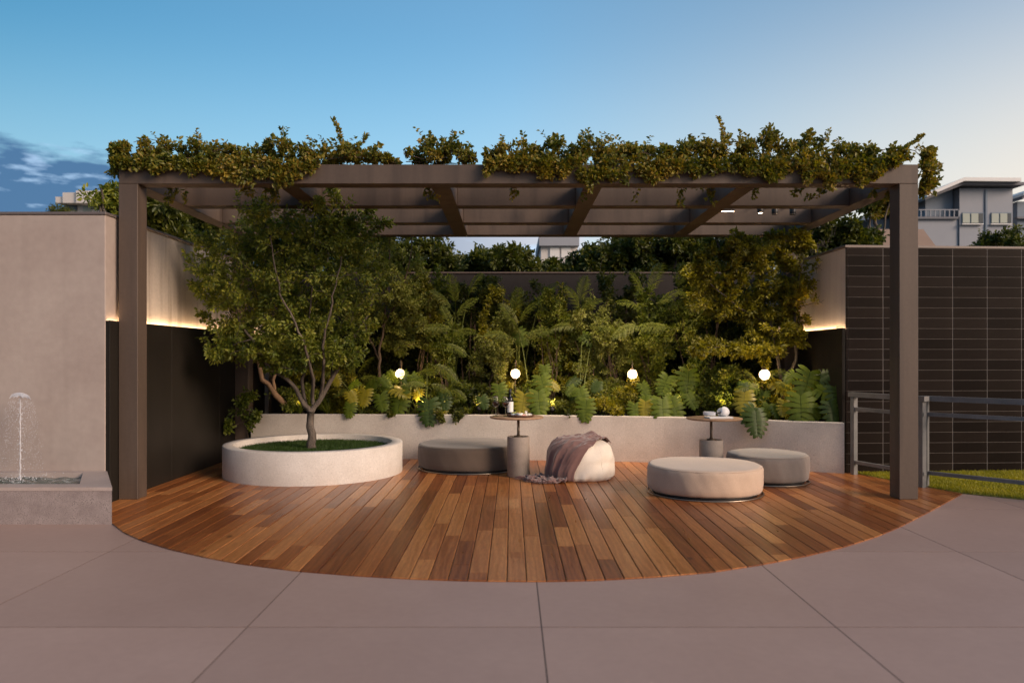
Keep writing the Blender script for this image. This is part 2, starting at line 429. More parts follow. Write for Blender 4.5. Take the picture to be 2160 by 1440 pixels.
def tone_by_object(m, lo=.93, hi=1.06):
    t = m.node_tree; b = t.nodes['Principled BSDF']
    src_ = b.inputs['Base Color'].links[0].from_socket
    oi = t.nodes.new('ShaderNodeObjectInfo'); mr = t.nodes.new('ShaderNodeMapRange'); mr.inputs[3].default_value = lo; mr.inputs[4].default_value = hi
    mu = t.nodes.new('ShaderNodeMixRGB'); mu.blend_type = 'MULTIPLY'; mu.inputs[0].default_value = 1
    t.links.new(oi.outputs['Random'], mr.inputs[0]); t.links.new(src_, mu.inputs[1]); t.links.new(mr.outputs[0], mu.inputs[2]); t.links.new(mu.outputs[0], b.inputs['Base Color'])
tone_by_object(M['slab'], .95, 1.05)
tone_by_object(M['tile'], .75, 1.35)
# water
def watermat():
    m, t, b = newmat('basin_water')
    b.inputs['Base Color'].default_value = (.20, .26, .235, 1)
    b.inputs['Roughness'].default_value = .06
    b.inputs['Transmission Weight'].default_value = .35
    b.inputs['IOR'].default_value = 1.33
    tcn = t.nodes.new('ShaderNodeTexCoord')
    n = t.nodes.new('ShaderNodeTexNoise'); n.inputs['Scale'].default_value = 14; n.inputs['Detail'].default_value = 5; n.inputs['Distortion'].default_value = 1.5
    t.links.new(tcn.outputs['Object'], n.inputs[0])
    r = t.nodes.new('ShaderNodeValToRGB')
    r.color_ramp.elements[0].position = .50; r.color_ramp.elements[0].color = (.12, .16, .145, 1)
    r.color_ramp.elements[1].position = .68; r.color_ramp.elements[1].color = (.55, .60, .58, 1)
    t.links.new(n.outputs[0], r.inputs[0]); t.links.new(r.outputs[0], b.inputs['Base Color'])
    bp = t.nodes.new('ShaderNodeBump'); bp.inputs['Strength'].default_value = .8; bp.inputs['Distance'].default_value = .03
    t.links.new(n.outputs[0], bp.inputs['Height']); t.links.new(bp.outputs[0], b.inputs['Normal'])
    return m
M['water'] = watermat()
M['drops'] = glassmat('water_drops', (.95, .95, 1), .15, 1.33)
M['drops'].node_tree.nodes['Principled BSDF'].inputs['Transmission Weight'].default_value = .45

# ------------------------------------------------------------------ helpers
def P(px, py, d):
    return Vector(((px - 1080) * d / F, d, CAM_H - (py - 753) * d / F))

class MB:
    def __init__(s): s.v = []; s.f = []; s.sm = []
    def add(s, vs, fs, smooth=False):
        n = len(s.v); s.v += [tuple(p) for p in vs]
        s.f += [tuple(i + n for i in f) for f in fs]; s.sm += [smooth] * len(fs)
        return s
    def box(s, x0, x1, y0, y1, z0, z1):
        return s.add([(x0, y0, z0), (x1, y0, z0), (x1, y1, z0), (x0, y1, z0), (x0, y0, z1), (x1, y0, z1), (x1, y1, z1), (x0, y1, z1)],
                     [(0, 3, 2, 1), (4, 5, 6, 7), (0, 1, 5, 4), (1, 2, 6, 5), (2, 3, 7, 6), (3, 0, 4, 7)])
    def bevbox(s, x0, x1, y0, y1, z0, z1, b=.006):
        # box with chamfered edges
        import itertools
        vs = []; idx = {}
        X = (x0, x1); Y = (y0, y1); Z = (z0, z1)
        for i, j, k in itertools.product((0, 1), repeat=3):
            sx, sy, sz = (1, -1)[i], (1, -1)[j], (1, -1)[k]
            for ax in range(3):
                p = [X[i] + sx * b, Y[j] + sy * b, Z[k] + sz * b]; p[ax] = (X[i], Y[j], Z[k])[ax]
                idx[i, j, k, ax] = len(vs); vs.append(p)
        fs = []
        for i in (0, 1):
            fs.append([idx[i, 0, 0, 0], idx[i, 1, 0, 0], idx[i, 1, 1, 0], idx[i, 0, 1, 0]][::(1 if i else -1)])
            fs.append([idx[0, i, 0, 1], idx[1, i, 0, 1], idx[1, i, 1, 1], idx[0, i, 1, 1]][::(-1 if i else 1)])
            fs.append([idx[0, 0, i, 2], idx[1, 0, i, 2], idx[1, 1, i, 2], idx[0, 1, i, 2]][::(1 if i else -1)])
        for a in (0, 1):
            for c in (0, 1):
                fs.append([idx[a, c, 0, 0], idx[a, c, 1, 0], idx[a, c, 1, 1], idx[a, c, 0, 1]])
                fs.append([idx[a, 0, c, 0], idx[a, 1, c, 0], idx[a, 1, c, 2], idx[a, 0, c, 2]])
                fs.append([idx[0, a, c, 1], idx[1, a, c, 1], idx[1, a, c, 2], idx[0, a, c, 2]])
        for i, j, k in itertools.product((0, 1), repeat=3):
            fs.append([idx[i, j, k, 0], idx[i, j, k, 1], idx[i, j, k, 2]])
        return s.add(vs, fs)
    def tube(s, pts, rad, n=8, cap=True, smooth=True):
        pts = [Vector(p) for p in pts]
        if not hasattr(rad, '__len__'): rad = [rad] * len(pts)
        vs = []; fs = []
        up = None
        for i, p in enumerate(pts):
            a = pts[max(i - 1, 0)]; b = pts[min(i + 1, len(pts) - 1)]
            t = (b - a).normalized()
            if up is None:
                up = Vector((0, 0, 1)) if abs(t.z) < .9 else Vector((1, 0, 0))
            u = t.cross(up).normalized(); v = u.cross(t).normalized(); up = v
            for k in range(n):
                an = 2 * PI * k / n
                vs.append(p + (u * math.cos(an) + v * math.sin(an)) * rad[i])
        for i in range(len(pts) - 1):
            for k in range(n):
                k2 = (k + 1) % n
                fs.append((i * n + k, i * n + k2, (i + 1) * n + k2, (i + 1) * n + k))
        s.add(vs, fs, smooth)
        if cap:
            m = len(s.v) - len(vs)
            s.f.append(tuple(m + k for k in range(n))); s.sm.append(False)
            s.f.append(tuple(m + (len(pts) - 1) * n + k for k in range(n))[::-1]); s.sm.append(False)
        return s
    def lathe(s, prof, c=(0, 0, 0), n=48, wob=None, smooth=True, cap0=True, cap1=True):
        vs = []; fs = []
        for (r, z) in prof:
            for k in range(n):
                a = 2 * PI * k / n
                rr, zz = (r, z) if wob is None else wob(r, z, a)
                vs.append((c[0] + rr * math.cos(a), c[1] + rr * math.sin(a), c[2] + zz))
        for i in range(len(prof) - 1):
            for k in range(n):
                k2 = (k + 1) % n
                fs.append((i * n + k, i * n + k2, (i + 1) * n + k2, (i + 1) * n + k))
        s.add(vs, fs, smooth)
        m = len(s.v) - len(vs)
        if cap0: s.f.append(tuple(m + k for k in range(n))[::-1]); s.sm.append(False)
        if cap1: s.f.append(tuple(m + (len(prof) - 1) * n + k for k in range(n))); s.sm.append(False)
        return s
    def prism(s, poly, z0, z1):
        n = len(poly)
        a = sum(poly[i][0] * poly[(i + 1) % n][1] - poly[(i + 1) % n][0] * poly[i][1] for i in range(n))
        if a < 0: poly = poly[::-1]
        vs = [(x, y, z0) for x, y in poly] + [(x, y, z1) for x, y in poly]
        fs = [tuple(range(n))[::-1], tuple(range(n, 2 * n))] + [(i, (i + 1) % n, n + (i + 1) % n, n + i) for i in range(n)]
        return s.add(vs, fs)
    def build(s, name, mat, parent=None, origin=None):
        me = bpy.data.meshes.new(name)
        v = s.v
        if origin is not None:
            v = [(p[0] - origin[0], p[1] - origin[1], p[2] - origin[2]) for p in v]
        me.from_pydata(v, [], s.f)
        me.polygons.foreach_set('use_smooth', s.sm)
        me.materials.append(mat)
        o = bpy.data.objects.new(name, me)
        COL.objects.link(o)
        if parent is not None: o.parent = parent
        if origin is not None: o.location = origin
        return o

def tag(o, label=None, cat=None, group=None, kind=None):
    if label: o['label'] = label
    if cat: o['category'] = cat
    if group: o['group'] = group
    if kind: o['kind'] = kind
    return o

def thing(name, label, cat, loc=(0, 0, 0), group=None, rz=0):
    o = bpy.data.objects.new(name, None)
    o.empty_display_size = .1
    COL.objects.link(o)
    o.location = loc; o.rotation_euler = (0, 0, rz)
    return tag(o, label, cat, group)

def copy_tree(o, parent=None):
    c = o.copy(); COL.objects.link(c)
    if parent is not None: c.parent = parent
    for ch in list(o.children): copy_tree(ch, c)
    return c

def quads_mesh(name, verts, quads, mat, parent=None, smooth=False):
    """fast mesh from numpy arrays of verts (N,3) and quads (M,4)"""
    me = bpy.data.meshes.new(name)
    me.vertices.add(len(verts)); me.vertices.foreach_set('co', np.ascontiguousarray(verts, dtype=np.float32).ravel())
    me.loops.add(quads.size); me.loops.foreach_set('vertex_index', quads.astype(np.int32).ravel())
    me.polygons.add(len(quads)); me.polygons.foreach_set('loop_start', np.arange(0, quads.size, quads.shape[1], dtype=np.int32))
    if smooth: me.polygons.foreach_set('use_smooth', np.ones(len(quads), dtype=bool))
    me.update(calc_edges=True)
    me.validate()
    me.materials.append(mat)
    o = bpy.data.objects.new(name, me); COL.objects.link(o)
    if parent is not None: o.parent = parent
    return o

def nrm(a):
    return a / np.maximum(np.linalg.norm(a, axis=1, keepdims=True), 1e-9)

def leaf_mesh(name, pos, axis, size, mat, rng, parent=None, ratio=.55, droop=.25, up=.6, fold=.18):
    """pos (N,3) leaf bases, axis (N,3) pointing directions; each leaf is two folded quads"""
    n = len(pos)
    ax = nrm(axis)
    nr = rng.normal(size=(n, 3)) * .8 + np.array([0, -.25, up])
    nr = nr - ax * np.sum(nr * ax, axis=1, keepdims=True); nr = nrm(nr)
    sd_ = np.cross(ax, nr)
    ln = size * rng.uniform(.6, 1.25, size=(n, 1)); wd = ln * ratio * rng.uniform(.8, 1.15, size=(n, 1)) * .5
    f = wd * fold * 2
    b = pos
    l1 = pos + ax * ln * .33 + sd_ * wd + nr * f
    l2 = pos + ax * ln * .70 + sd_ * wd * .72 + nr * f * .5 - nr * ln * droop * .3
    t = pos + ax * ln - nr * ln * droop
    r2 = pos + ax * ln * .70 - sd_ * wd * .72 + nr * f * .5 - nr * ln * droop * .3
    r1 = pos + ax * ln * .33 - sd_ * wd + nr * f
    V = np.stack([b, l1, l2, t, r2, r1], axis=1).reshape(-1, 3)
    q = np.array([[0, 1, 2, 3], [0, 3, 4, 5]])
    Q = (np.arange(n)[:, None, None] * 6 + q[None]).reshape(-1, 4)
    o = quads_mesh(name, V, Q, mat, parent)
    o['kind'] = 'stuff'
    return o

# pergola members (used to keep leaves out of them): x0,x1,y0,y1,z0,z1
PZ0, PZ1 = 3.106, 3.295
PX = [(-3.873, -3.686), (-2.335, -2.148), (-.81, -.62), (.72, .907), (2.265, 2.455), (3.813, 4.0)]
PY = [(7.467, 7.660), (8.565, 8.755), (9.65, 9.84), (10.60, 10.80)]
def free_mask(p, m=.02):
    ok = np.ones(len(p), bool)
    inz = (p[:, 2] > PZ0 - m) & (p[:, 2] < PZ1 + .03 + m * .3)
    for y0, y1 in PY:
        ok &= ~(inz & (p[:, 1] > y0 - m) & (p[:, 1] < y1 + m) & (p[:, 0] > -3.9) & (p[:, 0] < 4.02))
    for x0, x1 in PX:
        ok &= ~(inz & (p[:, 0] > x0 - m) & (p[:, 0] < x1 + m) & (p[:, 1] > 7.45) & (p[:, 1] < 10.82))
    for x0, x1 in (PX[0], PX[-1]):
        for y0, y1 in (PY[0], PY[-1]):
            ok &= ~((p[:, 2] < PZ1) & (p[:, 0] > x0 - m) & (p[:, 0] < x1 + m) & (p[:, 1] > y0 - m) & (p[:, 1] < y1 + m))
    return ok

def grow(name_leaf, name_wood, limbs, targets, leaves_per, leaf_size, mleaf, mwood, rng, parent,
         tip_r=.0022, ratio=.55, spread=.045, droop=.25, wander=.06, maxr=.04, filt=None, up=.6, minr=0.0, sub=3, jit=.9, extra=None):
    """limbs: list of (points, r0, r1); targets (N,3). Twigs reach from the limbs to the targets; leaves sit on the twigs."""
    nodes = []; par = []; rad = []
    wood = MB()
    for pts, r0, r1 in limbs:
        pts = [Vector(p) for p in pts]
        # resample with slight wobble
        out = [pts[0]]
        for a, b in zip(pts[:-1], pts[1:]):
            k = max(2, int((b - a).length / .10))
            for i in range(1, k + 1):
                q = a.lerp(b, i / k)
                out.append(q)
        n = len(out)
        for i in range(1, n - 1):
            out[i] = out[i] + Vector(rng.normal(size=3)) * min(.012, r0 * .35)
        rr = [r0 + (r1 - r0) * (i / (n - 1)) ** .8 for i in range(n)]
        wood.tube(out, rr, 10 if r0 > .03 else 6)
        for q in out[int(n * .35) if r0 > .02 else 0:]:
            nodes.append(np.array(q))
    nodes = np.array(nodes)
    T = np.array(targets)
    d0 = np.min(np.linalg.norm(T[:, None] - nodes[None], axis=2), axis=1)
    order = np.argsort(d0)
    LP = []; LA = []
    for ti in order:
        t = T[ti]
        dv = t[None] - nodes
        dist = np.linalg.norm(dv, axis=1)
        pen = dist + np.maximum(0, -dv[:, 2]) * .8 + np.where(dist < .08, 1, 0)
        j = int(np.argmin(pen)); a = nodes[j]
        vec = t - a; ln = np.linalg.norm(vec)
        if ln < 1e-3: continue
        side_ = np.cross(vec / ln, rng.normal(size=3)); side_ /= max(np.linalg.norm(side_), 1e-6)
        path = [a]
        for k in range(1, sub + 1):
            s_ = k / sub
            path.append(a + vec * s_ + side_ * math.sin(s_ * PI) * ln * wander * 2 + np.array([0, 0, math.sin(s_ * PI) * ln * .10]) + rng.normal(size=3) * ln * .02)
        r_ = min(maxr, max(tip_r, tip_r + ln * .006))
        wood.tube(path, [r_ + (tip_r * .6 - r_) * (i / sub) for i in range(sub + 1)], 4, False)
        nodes = np.vstack([nodes, np.array(path[1:])])
        # leaves
        m = int(leaves_per * rng.uniform(.5, 1.4))
        s_ = 1 - rng.power(1.6, m) if False else rng.uniform(max(0, 1 - .42 / max(ln, .42)) , 1.0, m)
        seg = np.minimum((s_ * sub).astype(int), sub - 1); fr = (s_ * sub - seg)[:, None]
        pp = np.array(path)
        base = pp[seg] * (1 - fr) + pp[seg + 1] * fr
        tdir = nrm(pp[seg + 1] - pp[seg])
        rnd = rng.normal(size=(m, 3))
        rnd -= tdir * np.sum(rnd * tdir, axis=1, keepdims=True); rnd = nrm(rnd)
        base = base + rnd * rng.uniform(0, spread, (m, 1))
        LP.append(base); LA.append(tdir * .6 + rnd * jit + np.array([0, 0, -.15]))
    if extra: LP.append(np.array(extra[0])); LA.append(np.array(extra[1]))
    LP = np.vstack(LP); LA = np.vstack(LA)
    ok = np.ones(len(LP), bool)
    if filt is not None: ok = filt(LP) & filt(LP + nrm(LA) * leaf_size)
    lo_ = leaf_mesh(name_leaf, LP[ok], LA[ok], leaf_size, mleaf, rng, parent, ratio, droop, up)
    wo_ = wood.build(name_wood, mwood, parent)
    return lo_, wo_

def blob_targets(ells, n, rng, shell=.45, clumps=None):
    """ells: list of (centre, (rx,ry,rz), weight)"""
    wts = np.array([e[2] for e in ells], float); wts /= wts.sum()
    out = []
    for (c, r, _), wt in zip(ells, wts):
        m = max(1, int(round(n * wt)))
        d = nrm(rng.normal(size=(m, 3)))
        rr = rng.uniform(shell, 1.0, (m, 1)) ** .7
        if clumps:
            cl = nrm(rng.normal(size=(clumps, 3))) * rng.uniform(.45, 1.0, (clumps, 1))
            k = rng.integers(0, clumps, m)
            q = cl[k] + rng.normal(size=(m, 3)) * .17
        else:
            q = d * rr
        out.append(np.array(c)[None] + q * np.array(r)[None])
    return np.vstack(out)

# ================================================================== GROUND
g = MB(); g.box(-300, 300, -40, 600, -.30, -.045)
tag(g.build('ground', M['ground']), kind='structure')

# pavement slabs (top at z = -0.010)
pv = thing('pavement', None, None); tag(pv, kind='structure')
jb = MB(); jb.box(-9.2, 9.6, -1.0, 12.0, -.044, -.0112); jb.build('joint_bed', M['joint'], pv)
SL = 1.54
rs = random.Random(5)
for i in range(-5, 6):
    for j in range(-1, 5):
        x0 = .155 + SL * i; y0 = 3.97 + SL * (j - 1)
        if y0 > 9.0 or (y0 + SL < .5): continue
        if x0 + SL < -3.9 and y0 > 7.3: continue
        b = MB(); b.box(0, SL - .0060, 0, SL - .0080, -.0011, 0)
        o = b.build('slab', M['slab'], pv)
        o.location = (x0 + .0025, y0 + .0025, -.010 + rs.uniform(-.0001, .0001))

# deck outline -------------------------------------------------------
front_px = [(237, 1103), (262, 1122), (300, 1139), (360, 1157), (430, 1173), (500, 1186), (625, 1202), (750, 1212), (875, 1219), (1000, 1223),
            (1130, 1224), (1250, 1222), (1380, 1215), (1500, 1205), (1600, 1190), (1700, 1171), (1780, 1152), (1850, 1130), (1900, 1109), (1960, 1078), (2030, 1040)]
FR = [(-3.90, 7.32)]
for px, py in front_px:
    d = F * CAM_H / (py - 753); FR.append(((px - 1080) * d / F, d))
FRx = np.array([p[0] for p in FR]); FRy = np.array([p[1] for p in FR])
def yfront(x): return float(np.interp(x, FRx, FRy))
BEDX = np.array([-3.70, -2.6, -1.3, .29, 1.27, 1.82, 2.19, 2.60, 2.94, 3.28, 3.64, 4.02])
BEDY = np.array([10.52, 10.49, 10.42, 10.32, 10.19, 10.12, 10.01, 9.85, 9.67, 9.49, 9.29, 9.12])
def bedy(x): return float(np.interp(x, BEDX, BEDY))
def yback(x):
    if x < -3.62: return 12.0
    if x <= 4.03: return bedy(x) + .06
    if x <= 4.13: return 9.19
    return 9.18 + (x - 4.13) * (7.80 - 9.18) / (4.63 - 4.13)
deck = thing('deck', None, None); tag(deck, kind='structure')
poly = [(x, y + .004) for x, y in FR]
poly[0] = (-3.877, 7.31)
back = [(4.63, 7.80), (4.13, 9.18), (4.03, 9.19)] + [(x, bedy(x) + .06) for x in np.linspace(4.0, -3.6, 24)] + [(-3.877, 12.0)]
b = MB(); b.prism(poly[:-1] + back, -.0095, -.0075); b.build('deck_base', M['joint'], deck)
rb = random.Random(11)
BW = .124
k = 0; x = -3.876; nb = 0
while x < 4.62:
    xa, xb = x + .0028, min(x + BW - .0034, 4.625)
    xs = [xa, xa + .003, (xa + xb) / 2, xb - .003, xb]
    if xa < 4.02 < xb: xb = 4.02
    xm = (xa + xb) / 2
    ymin = min(yfront(q) for q in xs); ymax = max(yback(xa), yback(xb))
    if xm > 4.03: ymax = max(yback(xa), yback(xb))
    cuts = [ymin - 1]
    y = ymin + rb.uniform(.15, 1.6)
    while y < ymax - .25:
        cuts.append(y); y += rb.uniform(.6, 1.9)
    cuts.append(ymax + 1)
    for c0, c1 in zip(cuts[:-1], cuts[1:]):
        vs = []
        for q, dz in zip(xs, (-.0022, 0, 0, 0, -.0022)):
            yf_ = max(yfront(q), c0 + .0012); yb_ = min(yback(q), c1 - .0012)
            if yb_ < yf_: yb_ = yf_ + .0005
            vs.append((q, yf_, dz)); vs.append((q, yb_, dz))
        n = len(xs)
        vs2 = [(p[0], p[1], -.0072) for p in (vs[0], vs[1], vs[-2], vs[-1])]
        fs = [(2 * i, 2 * i + 2, 2 * i + 3, 2 * i + 1) for i in range(n - 1)]
        fs += [(10, 0, 1, 11), (12, 13, 9, 8), (10, 12, 8, 6, 4, 2, 0), (11, 1, 3, 5, 7, 9, 13)]
        bm = MB(); bm.add(vs + vs2, fs)
        cy = (max(c0, ymin) + min(c1, ymax)) / 2
        o = bm.build('board', M['board'], deck, (xm, cy, 0))
        o.location.z = rb.uniform(-.0006, .0003)
        nb += 1
    x += BW
print('boards', nb)

# lawn ------------------------------------------------------------------
lw = MB(); LAWN = [(4.62, 7.86), (4.14, 9.19), (9.5, 9.6), (9.5, 3.9), (5.06, 7.49)]
lw.prism(LAWN, -.020, -.002)
tag(lw.build('lawn', M['lawnsoil']), kind='structure')
def in_poly(x, y, poly):
    c = np.zeros(len(x), bool); n = len(poly)
    for i in range(n):
        x0, y0 = poly[i]; x1, y1 = poly[(i + 1) % n]
        cond = ((y0 > y) != (y1 > y)) & (x < (x1 - x0) * (y - y0) / (y1 - y0 + 1e-12) + x0)
        c ^= cond
    return c
def blades(name, poly, n, h, mat, seed, z0=0.0, wd=.004, keep=None):
    rng = np.random.default_rng(seed)
    xs_ = np.array([p[0] for p in poly]); ys_ = np.array([p[1] for p in poly])
    x = rng.uniform(xs_.min(), xs_.max(), n * 3); y = rng.uniform(ys_.min(), ys_.max(), n * 3)
    m = in_poly(x, y, poly)
    if keep is not None: m &= keep(x, y)
    x = x[m][:n]; y = y[m][:n]; n = len(x)
    a = rng.uniform(0, 2 * PI, n); hh = h * rng.uniform(.5, 1.3, n)
    dx, dy = np.cos(a) * wd, np.sin(a) * wd
    lx, ly = rng.normal(size=n) * h * .45, rng.normal(size=n) * h * .45
    z = np.full(n, z0)
    V = np.stack([np.stack([x - dx, y - dy, z], 1), np.stack([x + dx, y + dy, z], 1),
                  np.stack([x + lx * .5 + dx * .7, y + ly * .5 + dy * .7, z + hh * .6], 1), np.stack([x + lx, y + ly, z + hh], 1)], 1).reshape(-1, 3)
    Q = np.arange(n * 4).reshape(-1, 4)
    return quads_mesh(name, V, Q, mat)
gl = blades('grass', [(4.63, 7.86), (4.15, 9.18), (7.2, 9.38), (7.2, 6.0), (5.06, 7.52)], 60000, .028, M['lawn'], 3, -.002, .0035)
tag(gl, 'short yellow green turf of the small lawn behind the metal railing', 'grass', kind='stuff')

# ================================================================== LEFT WALL
XW = -3.92; YW = 7.31; ZT = 2.77; ZL = 1.755
wl = thing('garden_wall', 'tall grey plaster garden wall behind the fountain with a dark clad lower side and a warm light line', 'wall', (XW, YW, 0))
def lb(name, mat, *bx, parent=None, loc=None):
    b = MB(); b.box(*bx)
    o = b.build(name, mat, parent)
    o.matrix_parent_inverse = parent.matrix_world.inverted() if parent is not None else Matrix()
    return o
def child(mb, name, mat, parent):
    """child mesh given in world coordinates"""
    o = mb.build(name, mat)
    o.parent = parent
    lx, ly, lz = parent.location
    R_ = Matrix.Translation(Vector((lx, ly, lz))) @ parent.rotation_euler.to_matrix().to_4x4()
    me = o.data; me.transform(R_.inverted())
    return o
b = MB(); b.bevbox(-16, XW, YW, YW + .25, -.04, ZT, .006); child(b, 'front_panel', M['plaster'], wl)
b = MB(); b.box(XW - .25, XW - .012, YW + .252, 12.25, -.04, ZT); child(b, 'side_panel', M['plaster_stained'], wl)
b = MB(); b.bevbox(-16, XW + .012, YW - .012, YW + .255, ZT + .002, ZT + .028, .003); child(b, 'coping', M['coping'], wl)
b = MB(); b.bevbox(XW - .255, XW + .012, YW + .257, 12.25, ZT + .002, ZT + .028, .003); child(b, 'coping', M['coping'], wl)
yy = [YW + .257, 8.65, 10.05, 11.9]
for a_, c_ in zip(yy[:-1], yy[1:]):
    b = MB(); b.bevbox(XW + .024, XW + .042, a_, c_ - .004, -.03, ZL, .002); child(b, 'cladding_panel', M['cladding'], wl)
b = MB(); b.bevbox(XW + .024, XW + .042, YW + .006, YW + .252, -.03, ZL, .002); child(b, 'cladding_panel', M['cladding'], wl)
b = MB(); b.box(XW + .004, XW + .020, YW + .26, 11.9, ZL - .030, ZL - .018); child(b, 'light_strip', M['led'], wl)
b = MB(); b.box(XW + .001, XW + .0235, YW + .006, YW + .016, -.03, ZL - .002); child(b, 'cladding_end', M['cladding'], wl)
b = MB(); b.box(XW + .006, XW + .020, YW + .03, YW + .24, ZL - .030, ZL - .018); child(b, 'light_strip', M['led'], wl)

# ================================================================== BACK WALL
wb = thing('back_wall', 'dark brown wall closing the garden behind the planting', 'wall', (0, 12.0, 0))
b = MB(); b.box(XW - .25, 4.4, 12.26, 12.5, -.04, 2.745); child(b, 'wall_body', M['brownwall'], wb)
b = MB(); b.bevbox(XW - .25, 4.4, 12.24, 12.52, 2.747, 2.775, .003); child(b, 'coping', simple('brown_coping', (.11, .075, .058), .5), wb)

# ================================================================== RIGHT TILED WALL
XR = 4.05; YR = 9.20; ZR = 2.735
wr_ = thing('tiled_wall', 'dark glossy tiled wall with thin pale grout lines behind the metal railing', 'wall', (XR, YR, 0))
rot = math.atan2(.14, 2.2)
def rw(x, y):   # local along-wall coordinate -> world
    c, s_ = math.cos(rot), math.sin(rot)
    return (XR + x * c - y * s_, YR + x * s_ + y * c)
def rbox(u0, u1, v0, v1, z0, z1, bev=None):
    b = MB()
    if bev: b.bevbox(u0, u1, v0, v1, z0, z1, bev)
    else: b.box(u0, u1, v0, v1, z0, z1)
    b.v = [(*rw(p[0], p[1]), p[2]) for p in b.v]
    return b
child(rbox(.020, 7.0, .0005, .26, -.04, ZR - .01), 'wall_body', M['grout'], wr_)
child(rbox(-.012, 7.02, -.008, .27, ZR - .006, ZR + .024, .003), 'coping', simple('taupe_coping', (.20, .155, .13), .5), wr_)
TH = .1265; TWD = .441
src = {}
for r in range(22):
    z0 = -.02 + r * TH
    z1 = min(z0 + TH - .0042, ZR - .012)
    if z1 - z0 < .02: continue
    for c in range(-1, 9):
        u0 = .030 + c * TWD; u1 = u0 + TWD - .0100
        if c == -1: u0 = .0; u1 = .0265
        key = (round(u1 - u0, 3), round(z1 - z0, 3))
        if key not in src:
            b = MB(); b.box(0, u1 - u0, 0, .012, 0, z1 - z0)
            o = b.build('tile', M['tile'], wr_); src[key] = o
        else:
            o = src[key].copy(); COL.objects.link(o); o.parent = wr_
        wx, wy = rw(u0, -.003)
        o.location = (wx - XR, wy - YR, z0); o.rotation_euler = (0, 0, rot)
# side of the right wall (faces the deck)
ws = thing('side_wall', 'pale lit plaster side wall at the right end of the planting bed above dark cladding', 'wall', (XR, 10, 0))
b = MB(); b.box(XR, XR + .24, YR + .285, 12.24, -.04, ZR - .01); child(b, 'wall_body', M['plaster_pale'], ws)
b = MB(); b.box(XR - .002, XR + .0, YR + .012, 12.24, ZL + .03, ZR - .012); child(b, 'plaster_face', M['plaster_pale'], ws)
b = MB(); b.bevbox(XR - .012, XR + .245, YR + .29, 12.24, ZR - .006, ZR + .024, .003); child(b, 'coping', M['coping'], ws)
b = MB(); b.bevbox(XR - .042, XR - .026, YR + .004, 12.2, .0, ZL, .002); child(b, 'cladding_panel', M['cladding'], ws)
b = MB(); b.box(XR - .0255, XR - .003, YR + .004, YR + .016, .0, ZL - .002); child(b, 'cladding_end', M['cladding'], ws)
b = MB(); b.box(XR - .022, XR - .006, YR + .05, 12.2, ZL - .030, ZL - .018); child(b, 'light_strip', M['led'], ws)

# ================================================================== PERGOLA
pg = thing('pergola', 'large brown concrete pergola frame over the wooden deck', 'pergola', (0, 9.1, 0))
for (x0, x1) in (PX[0], PX[-1]):
    for (y0, y1) in (PY[0], PY[-1]):
        b = MB(); b.bevbox(x0, x1, y0, y1, .0005, PZ0 - .001, .004); child(b, 'post', M['pergola'], pg)
for (y0, y1) in PY[:1] + PY[-1:]:
    b = MB(); b.bevbox(PX[0][0], PX[-1][1], y0, y1, PZ0, PZ1, .004); child(b, 'beam', M['pergola'], pg)
for (y0, y1) in PY[1:-1]:
    for xa, xb in zip(PX[:-1], PX[1:]):
        b = MB(); b.bevbox(xa[1] + .001, xb[0] - .001, y0, y1, PZ0 + .002, PZ1 + .035, .004); child(b, 'beam', M['pergola'], pg)
for (x0, x1) in PX:
    b = MB(); b.bevbox(x0, x1, PY[0][1] + .001, PY[-1][0] - .001, PZ0 - .0, PZ1 + .032, .004); child(b, 'rafter', M['pergola'], pg)

# lamps fixed under the pergola, followed by unseen fill spots
def pergola_bar(x, y, z, ln, label):
    t = thing('bar_lamp', label, 'lamp', (x, y, z))
    b = MB(); b.bevbox(-ln / 2, ln / 2, -.018, .018, 0, .03, .003); b.build('housing', M['black'], t)
    b = MB(); b.box(-ln / 2 + .005, ln / 2 - .005, -.012, .012, -.003, -.0005); b.build('diffuser', M['ledlow'], t)
    for sx in (-.35, .35):
        b = MB(); b.tube([(ln * sx, 0, .03), (ln * sx, 0, .156)], .004, 6); b.build('bracket', M['black'], t)
    b = MB(); b.bevbox(-ln * .5, ln * .5, -.02, PY[2][0] - y - .001, .155, .17, .002); b.build('mounting_plate', M['black'], t)
    return t
bl = pergola_bar(2.66, 9.35, 3.196, .16, 'short glowing bar lamp between the second and third cross beam on the right')
def spot_fixture(x, y, label, energy, on=True, tilt=0.0, grp=None, z=3.165):
    t = thing('ceiling_spotlight', label, 'spotlight', (x, y, z), grp)
    b = MB(); b.lathe([(.034, .0), (.038, .01), (.038, .085), (.02, .095)], n=20); b.build('can', M['black'], t)
    b = MB(); b.lathe([(.026, .002), (.037, -.001), (.0375, .004), (.026, .006)], n=24, cap0=False, cap1=False); b.build('rim', M['ringmetal'], t)
    b = MB(); b.lathe([(.0255, -.0005), (.001, -.0008)], n=20, cap0=False); b.build('lens', M['ledlow'] if on else M['black'], t)
    b = MB(); b.tube([(0, 0, .09), (0, 0, .13), (0, PY[2][0] - y - .002 if y < PY[2][0] else PY[2][1] - y + .002, .13)], .006, 6); b.build('bracket', M['black'], t)
    if on and energy:
        l = bpy.data.lights.new('spot', 'SPOT'); l.energy = energy; l.color = (1.0, .78, .54); l.spot_size = math.radians(88); l.spot_blend = .9; l.shadow_soft_size = .05
        lo_ = bpy.data.objects.new('lamp_light', l); COL.objects.link(lo_); lo_.parent = t; lo_.location = (0, 0, -.01); lo_.rotation_euler = (tilt, 0, 0)
    return t
spot_fixture(3.045, 9.30, 'small round pergola spotlight with lit white lens right of the glowing bar lamp', 110)
